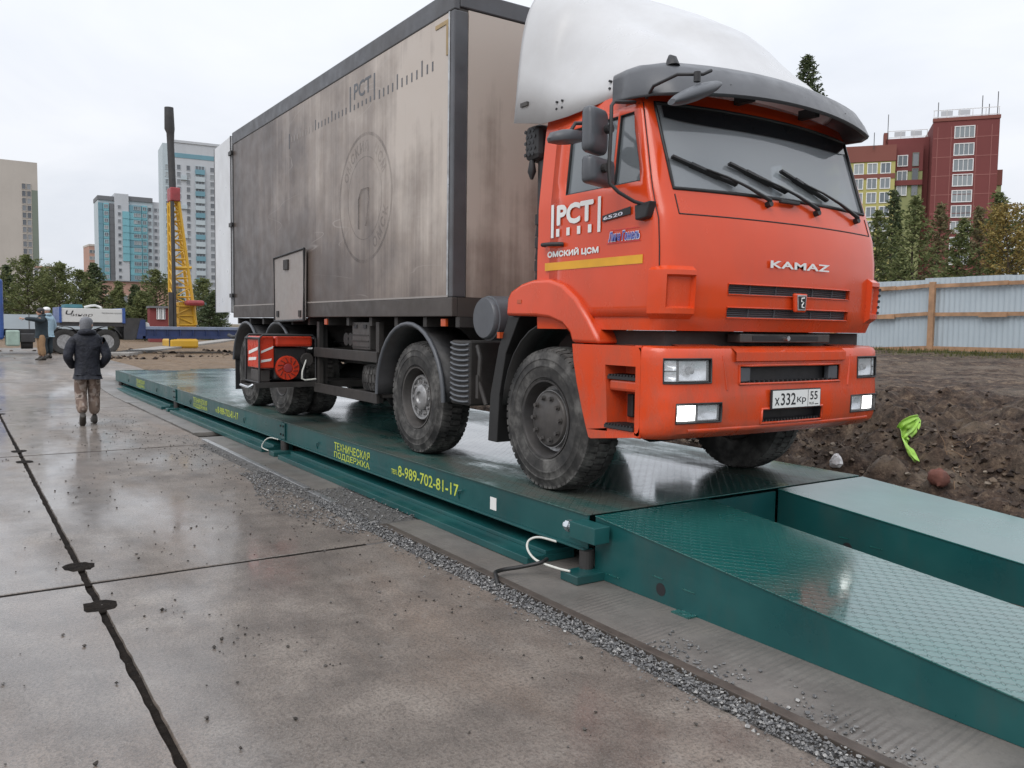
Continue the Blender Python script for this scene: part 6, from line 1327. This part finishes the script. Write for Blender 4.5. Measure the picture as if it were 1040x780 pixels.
q = MB(); a, b = G_(171, 350), G_(200, 344.5); q.box(XG - 1.6, XG + .4, a.y, b.y, .3, b.z); q.build('track_frame', 'rig_yellow', rg_, bevel=.1)
q = MB(); a, b = G_(170.5, 335), G_(174, 297); q.box(XG + .2, XG + .35, a.y, b.y, .3, b.z); q.build('control_post', 'rig_dark', rg_)

# ================================================================== PEOPLE
def skin_mesh(name, verts, edges, radii, root, m, parent, sub=2, loc=None):
    """verts in world coordinates grown into one surface"""
    org = wl(parent); me = bpy.data.meshes.new(name); bm = bmesh.new(); lay = bm.verts.layers.skin.verify(); vs_ = [bm.verts.new(Vector(v) - org) for v in verts]
    for a, b in edges: bm.edges.new((vs_[a], vs_[b]))
    for i, v in enumerate(vs_):
        r = radii[i]; v[lay].radius = r if isinstance(r, tuple) else (r, r); v[lay].use_root = (i == root)
    bm.to_mesh(me); bm.free(); me.materials.append(MATS[m]); o = bpy.data.objects.new(name, me); COL.objects.link(o); o.parent = parent; WL[o.name] = org
    md = o.modifiers.new('skin', 'SKIN'); md.use_smooth_shade = True; md = o.modifiers.new('sub', 'SUBSURF'); md.levels = sub; md.render_levels = sub; return o
class Body:
    def __init__(s, o, yaw, scale=1): s.o = Vector(o); s.c, s.s = math.cos(yaw), math.sin(yaw); s.k = scale
    def __call__(s, f, l, z): return s.o + Vector((s.c * f - s.s * l, s.s * f + s.c * l, z)) * s.k   # forward, left, up
def head(P, f, l, z, turn, root, hat, hatm, hz=.0):
    """skull with face, ears; then the head covering"""
    n = 20; R_ = []; ct, st_ = math.cos(turn), math.sin(turn)
    def q(a, b, c): return P(f + ct * a - st_ * b, l + st_ * a + ct * b, z + c)
    prof = [(-.125, .028, .02), (-.11, .06, .025), (-.08, .078, .015), (-.03, .09, .005), (.02, .098, .0), (.06, .098, -.005), (.095, .08, -.008), (.118, .045, -.01), (.125, .01, -.01)]
    for h, r, df in prof: R_.append([q(df + r * 1.12 * math.cos(6.283 * i / n) + (.018 if (i == 0 and -.05 < h < .0) else 0), r * .84 * math.sin(6.283 * i / n), h) for i in range(n)])
    mb = MB(); mb.rings(R_); ho = mb.build('head', 'skin', root, smooth=80)
    mb = MB(); mb.tube([q(.1, 0, .01), q(.125, 0, -.02), q(.12, 0, -.035), q(.1, 0, -.04)], [.008, .014, .018, .01], 8); mb.build('nose', 'skin', ho, smooth=80)
    for s in (-1, 1):
        mb = MB(); mb.tube([q(-.01, s * .075, -.035), q(-.02, s * .092, .0), q(-.005, s * .082, .03)], [.012, .018, .01], 8); mb.build('ear', 'skin', ho, smooth=80)
        mb = MB(); mb.tube([q(.088, s * .033, .012), q(.1, s * .033, .012)], [.011, .008], 8); mb.build('eye', 'black_print', ho)
    mb = MB(); mb.tube([q(.092, -.025, -.07), q(.104, 0, -.07), q(.092, .025, -.07)], .006, 6); mb.build('mouth', 'red_stone', ho)
    mb = MB(); HR = []
    if hat == 'knit':
        for h, r in ((-.02, .1), (.0, .106), (.03, .109), (.08, .106), (.115, .085), (.135, .05), (.142, .012)): HR.append([q(-.008 - (.02 if h < .02 else 0) * 0 + r * 1.13 * math.cos(6.283 * i / n), r * .9 * math.sin(6.283 * i / n), h + (-.03 * (1 - math.cos(6.283 * i / n)) if h < .01 else 0)) for i in range(n)])
    else:
        for h, r in ((.035, .108), (.06, .115), (.1, .112), (.135, .085), (.155, .045), (.16, .01)): HR.append([q(r * 1.15 * math.cos(6.283 * i / n) + (.03 if (i in (0, 1, n - 1) and h < .05) else 0), r * .95 * math.sin(6.283 * i / n), h) for i in range(n)])
    mb.rings(HR); mb.build('hat' if hat == 'knit' else 'helmet', hatm, root, smooth=80); return ho
def hand(P, w_, d, s, root):   # palm and five fingers hanging from wrist w_ along direction d (body axes)
    w_ = Vector(w_); d = Vector(d).normalized(); sd_ = Vector((1, 0, 0)) if abs(d.x) < .8 else Vector((0, 0, 1)); sd_ = (sd_ - d * sd_.dot(d)).normalized(); inn = d.cross(sd_) * s
    V = [w_, w_ + d * .045, w_ + d * .09]; E_ = [(0, 1), (1, 2)]; R_ = [(.026, .02), (.04, .02), (.038, .017)]
    for k, (off, L) in enumerate(((-.030, .065), (-.010, .078), (.010, .072), (.030, .056))):
        b = len(V); p = w_ + d * .09 + sd_ * off; V += [p + d * L * .5 + inn * .006, p + d * L + inn * .025]; E_ += [(2, b), (b, b + 1)]; R_ += [.0095, .008]
    b = len(V); V += [w_ + d * .05 + sd_ * -.045 + inn * .01, w_ + d * .09 + sd_ * -.062 + inn * .02]; E_ += [(1, b), (b, b + 1)]; R_ += [.012, .009]
    skin_mesh('hand', [P(*v) for v in V], E_, [tuple(q * P.k for q in r) if isinstance(r, tuple) else r * P.k for r in R_], 0, 'skin', root, 1)
def person(o, yaw, label, jm, tm, hatk, hatm, pose, turn=0, k=1.0, group=None):
    e = empty('person', o, label, 'person', group); P = Body(o, yaw, k); S = lambda L: [tuple(q * k for q in r) if isinstance(r, tuple) else r * k for r in L]
    hipz, shz = .93, 1.44; hl, hr, kl, kr, al, ar, el_, er, wl_, wr = (pose[q] for q in ('hl', 'hr', 'kl', 'kr', 'al', 'ar', 'el', 'er', 'wl', 'wr'))
    # body: one continuous figure under the clothes
    V = [(0, 0, .95), (0, 0, 1.15), (.01, 0, 1.36), (.01, 0, 1.5), (.015, 0, 1.58), (.0, .09, .90), kl, al, (.0, -.09, .90), kr, ar, (0, .18, 1.42), el_, wl_, (0, -.18, 1.42), er, wr]
    E_ = [(0, 1), (1, 2), (2, 3), (3, 4), (0, 5), (5, 6), (6, 7), (0, 8), (8, 9), (9, 10), (2, 11), (11, 12), (12, 13), (2, 14), (14, 15), (15, 16)]
    skin_mesh('body', [P(*v) for v in V], E_, S([(.12, .15), (.11, .13), (.11, .14), .055, .05, .075, .05, .035, .075, .05, .035, .055, .04, .028, .055, .04, .028]), 0, 'skin', e, 1)
    head(P, .02, 0, 1.655, turn, e, hatk, hatm)
    # trousers
    V = [(0, 0, 1.0), (0, 0, .92), (.0, .095, .86), tuple((a + b) / 2 + c for a, b, c in zip((.0, .1, .86), kl, (.01, 0, 0))), kl, tuple((a + b) / 2 + c for a, b, c in zip(kl, al, (-.015, 0, 0))), (al[0], al[1], al[2] + .05), (.0, -.095, .86), tuple((a + b) / 2 + c for a, b, c in zip((.0, -.1, .86), kr, (.01, 0, 0))), kr, tuple((a + b) / 2 + c for a, b, c in zip(kr, ar, (-.015, 0, 0))), (ar[0], ar[1], ar[2] + .05)]
    E_ = [(0, 1), (1, 2), (2, 3), (3, 4), (4, 5), (5, 6), (1, 7), (7, 8), (8, 9), (9, 10), (10, 11)]
    skin_mesh('trousers', [P(*v) for v in V], E_, S([(.135, .17), (.14, .175), .122, .116, .098, .096, .088, .122, .116, .098, .096, .088]), 0, tm, e)
    # jacket with sleeves and a hood roll at the neck
    V = [(0, 0, .84), (0, 0, .95), (0, 0, 1.15), (.0, 0, 1.32), (.0, 0, 1.44), (.005, 0, 1.53), (0, .17, 1.43), (0, .235, 1.34), el_, wl_, (0, -.17, 1.43), (0, -.235, 1.34), er, wr]
    E_ = [(0, 1), (1, 2), (2, 3), (3, 4), (4, 5), (4, 6), (6, 7), (7, 8), (8, 9), (4, 10), (10, 11), (11, 12), (12, 13)]
    skin_mesh('jacket', [P(*v) for v in V], E_, S([(.155, .20), (.16, .21), (.165, .215), (.16, .22), (.12, .15), .085, .095, .095, .082, .058, .095, .095, .082, .058]), 1, jm, e)
    mb = MB(); mb.tube([P(.07 * math.cos(a * .4488) - .03, .10 * math.sin(a * .4488), 1.53 - .02 * math.cos(a * .4488)) for a in range(15)], .05 * k, 8, False); mb.build('hood', jm, e, smooth=80)
    for a_, (kx, ky, kz) in ((al, kl), (ar, kr)):
        dirx = pose.get('foot', {}).get(a_, 0); c, s_ = math.cos(dirx), math.sin(dirx); bt_ = lambda f, z: P(a_[0] + c * f + s_ * z, a_[1], a_[2] - s_ * f + c * z)
        mb = MB(); n = 14; R_ = []
        for (f, z0, z1, w_) in ((-.085, -.075, -.03, .03), (-.07, -.09, .0, .042), (-.03, -.092, .08, .047), (.03, -.09, .06, .05), (.09, -.09, -.01, .052), (.14, -.09, -.035, .047), (.175, -.085, -.05, .025)):
            R_.append([bt_(f, (z0 + z1) / 2 + (z1 - z0) / 2 * math.sin(6.283 * i / n)) + (P(0, 1, 0) - P(0, 0, 0)) * (w_ * math.cos(6.283 * i / n)) for i in range(n)])
        mb.rings(R_); mb.build('boot', 'boot', e, smooth=60)
    if pose.get('hands', True):
        for w_, el2, s in ((wl_, el_, 1), (wr, er, -1)): d = Vector(w_) - Vector(el2); hand(P, Vector(w_) - d.normalized() * .01, d, s, e)
    return e
# man walking away, hands in his jacket pockets, one heel lifted
al, ar = (-.22, .105, .16), (.10, -.10, .095)
walk = dict(hl=0, hr=0, kl=(.04, .105, .50), kr=(.09, -.10, .50), al=al, ar=ar, el=(-.06, .30, 1.13), er=(-.06, -.30, 1.13), wl=(.13, .20, .95), wr=(.13, -.20, .95), foot={al: .75}, hands=False)
p = PZ(90, 431, 0); person((p.x, p.y, .0), math.pi - .02, 'person walking away on the wet slabs in navy jacket, grey beanie and camouflage trousers', 'navy_cloth', 'camo_cloth', 'knit', 'grey_knit', walk, -.45, .965)
p = PZ(43, 366, .3); al, ar = (-.02, .10, .095), (.03, -.09, .095)
point = dict(hl=0, hr=0, kl=(.02, .11, .50), kr=(.05, -.10, .50), al=al, ar=ar, el=(.28, .26, 1.40), er=(-.06, -.31, 1.12), wl=(.55, .24, 1.42), wr=(.02, -.33, .90))
person((p.x, p.y, rise(p.x)), math.pi * 1.5 + .1, 'person in dark jacket and tan trousers pointing left beside the trailer', 'dark_teal_cloth', 'tan_cloth', 'knit', 'black_plastic', point, 0, 1.0)
p2 = PZ(47, 365, .3); al, ar = (-.02, .10, .095), (.03, -.1, .095)
stand = dict(hl=0, hr=0, kl=(.02, .11, .50), kr=(.03, -.10, .50), al=al, ar=ar, el=(.02, .31, 1.12), er=(.02, -.31, 1.12), wl=(.14, .26, .95), wr=(.14, -.26, .95))
person((p2.x - .75, p2.y + .12, rise(p2.x - .75)), math.pi + .6, 'person in white helmet and pale blue jacket half hidden behind the pointing person', 'pale_blue_cloth', 'dark_teal_cloth', 'helm', 'helmet_white', stand, .3, 1.02)

# ================================================================== LITTER ON THE BANK
def bank_pt(px_, py_):
    lo = None
    for i in range(2500):
        d = ray(px_, py_); t = 4 + i * .01; p = d * t + Vector((0, 0, H))
        if p.y > 6.6 and p.z < gh(p.x, p.y) + .01: return p
    return p
rg2 = MB(); R = random.Random(2)
for path, wds in ((((935, 427), (928, 431), (921, 436), (918, 442), (920, 449), (925, 457), (930, 465), (934, 471)), (.05, .10, .12, .10, .08, .055, .05, .04)), (((936, 428), (934, 434), (930, 441), (924, 447), (921, 451), (926, 460), (930, 468), (931, 472)), (.04, .07, .085, .085, .06, .05, .045, .02))):
    pts = [bank_pt(*q_) + Vector((0, -.045, .035)) for q_ in path]; pts = spl(pts, 4); G = []
    for i, p_ in enumerate(pts):
        w_ = tab([(j / (len(wds) - 1), x) for j, x in enumerate(wds)], i / (len(pts) - 1))[0]; t_ = (pts[min(i + 1, len(pts) - 1)] - pts[max(i - 1, 0)]).normalized(); sd_ = t_.cross(CF).normalized()
        G.append([p_ + sd_ * w_ * lerp(-1, 1, j / 8) * .62 + CF * -(.022 * noise.noise(Vector((j * .55, i * .35, 3))) + .016 * math.sin(j * 1.9 + i * .22)) for j in range(9)])
    rg2.grid(G)
rg2.build('rag', 'lime_cloth', None, smooth=70, solid=.004, subd=1, label='bright lime green rag lying on the dark earth bank', cat='rag')
p = bank_pt(848, 473); q = MB(); R = random.Random(6); n = 12; R_ = []
for t_, r_ in ((-.01, .05), (.02, .075), (.05, .06), (.08, .045), (.11, .028), (.125, .008)): R_.append([p + Vector((r_ * 1.1 * math.cos(6.283 * k_ / n) * R.uniform(.6, 1.25) + t_ * .2, r_ * .8 * math.sin(6.283 * k_ / n) * R.uniform(.6, 1.25), t_ + R.uniform(-.012, .012))) for k_ in range(n)])
q.rings(R_); q.build('plastic_scrap', 'white_scrap', None, label='crumpled white plastic scrap at the edge of the weighbridge deck', cat='scrap')
p = bank_pt(953, 489); q = MB(); n = 14; R_ = []; R = random.Random(4)
for i, (t, r_) in enumerate(((-.075, .03), (-.06, .075), (-.02, .098), (.03, .092), (.065, .065), (.08, .02))): R_.append([p + Vector((r_ * math.cos(6.283 * k_ / n) * R.uniform(.85, 1.15), r_ * .6 * math.sin(6.283 * k_ / n) * R.uniform(.7, 1.2), t * R.uniform(.85, 1.15) + .03)) for k_ in range(n)])
q.rings(R_); q.build('stone', 'red_stone', None, smooth=50, label='reddish lump of stone half buried beside the pale ramp track', cat='stone')
sr = empty('tree_root', bank_pt(985, 470), 'tangle of torn tree roots sticking out of the earth bank', 'roots'); R = random.Random(9)
for i in range(34):
    c = bank_pt(972 + R.gauss(0, 17), 458 + R.gauss(0, 13)); L = R.uniform(.12, .34); d = Vector((R.gauss(0, .5), R.gauss(-.3, .3), R.gauss(-.2, .6))).normalized(); pts = [c + Vector((0, .06, .02))]
    for k_ in range(5): d = (d + Vector((R.gauss(0, .35), R.gauss(-.05, .25), R.gauss(-.12, .3)))).normalized(); pts.append(pts[-1] + d * L / 5)
    q = MB(); r0 = R.uniform(.003, .009); q.tube(pts, [r0 * (1 - .14 * k_) for k_ in range(6)], 5); q.build('root', 'root_wood', sr, smooth=60)
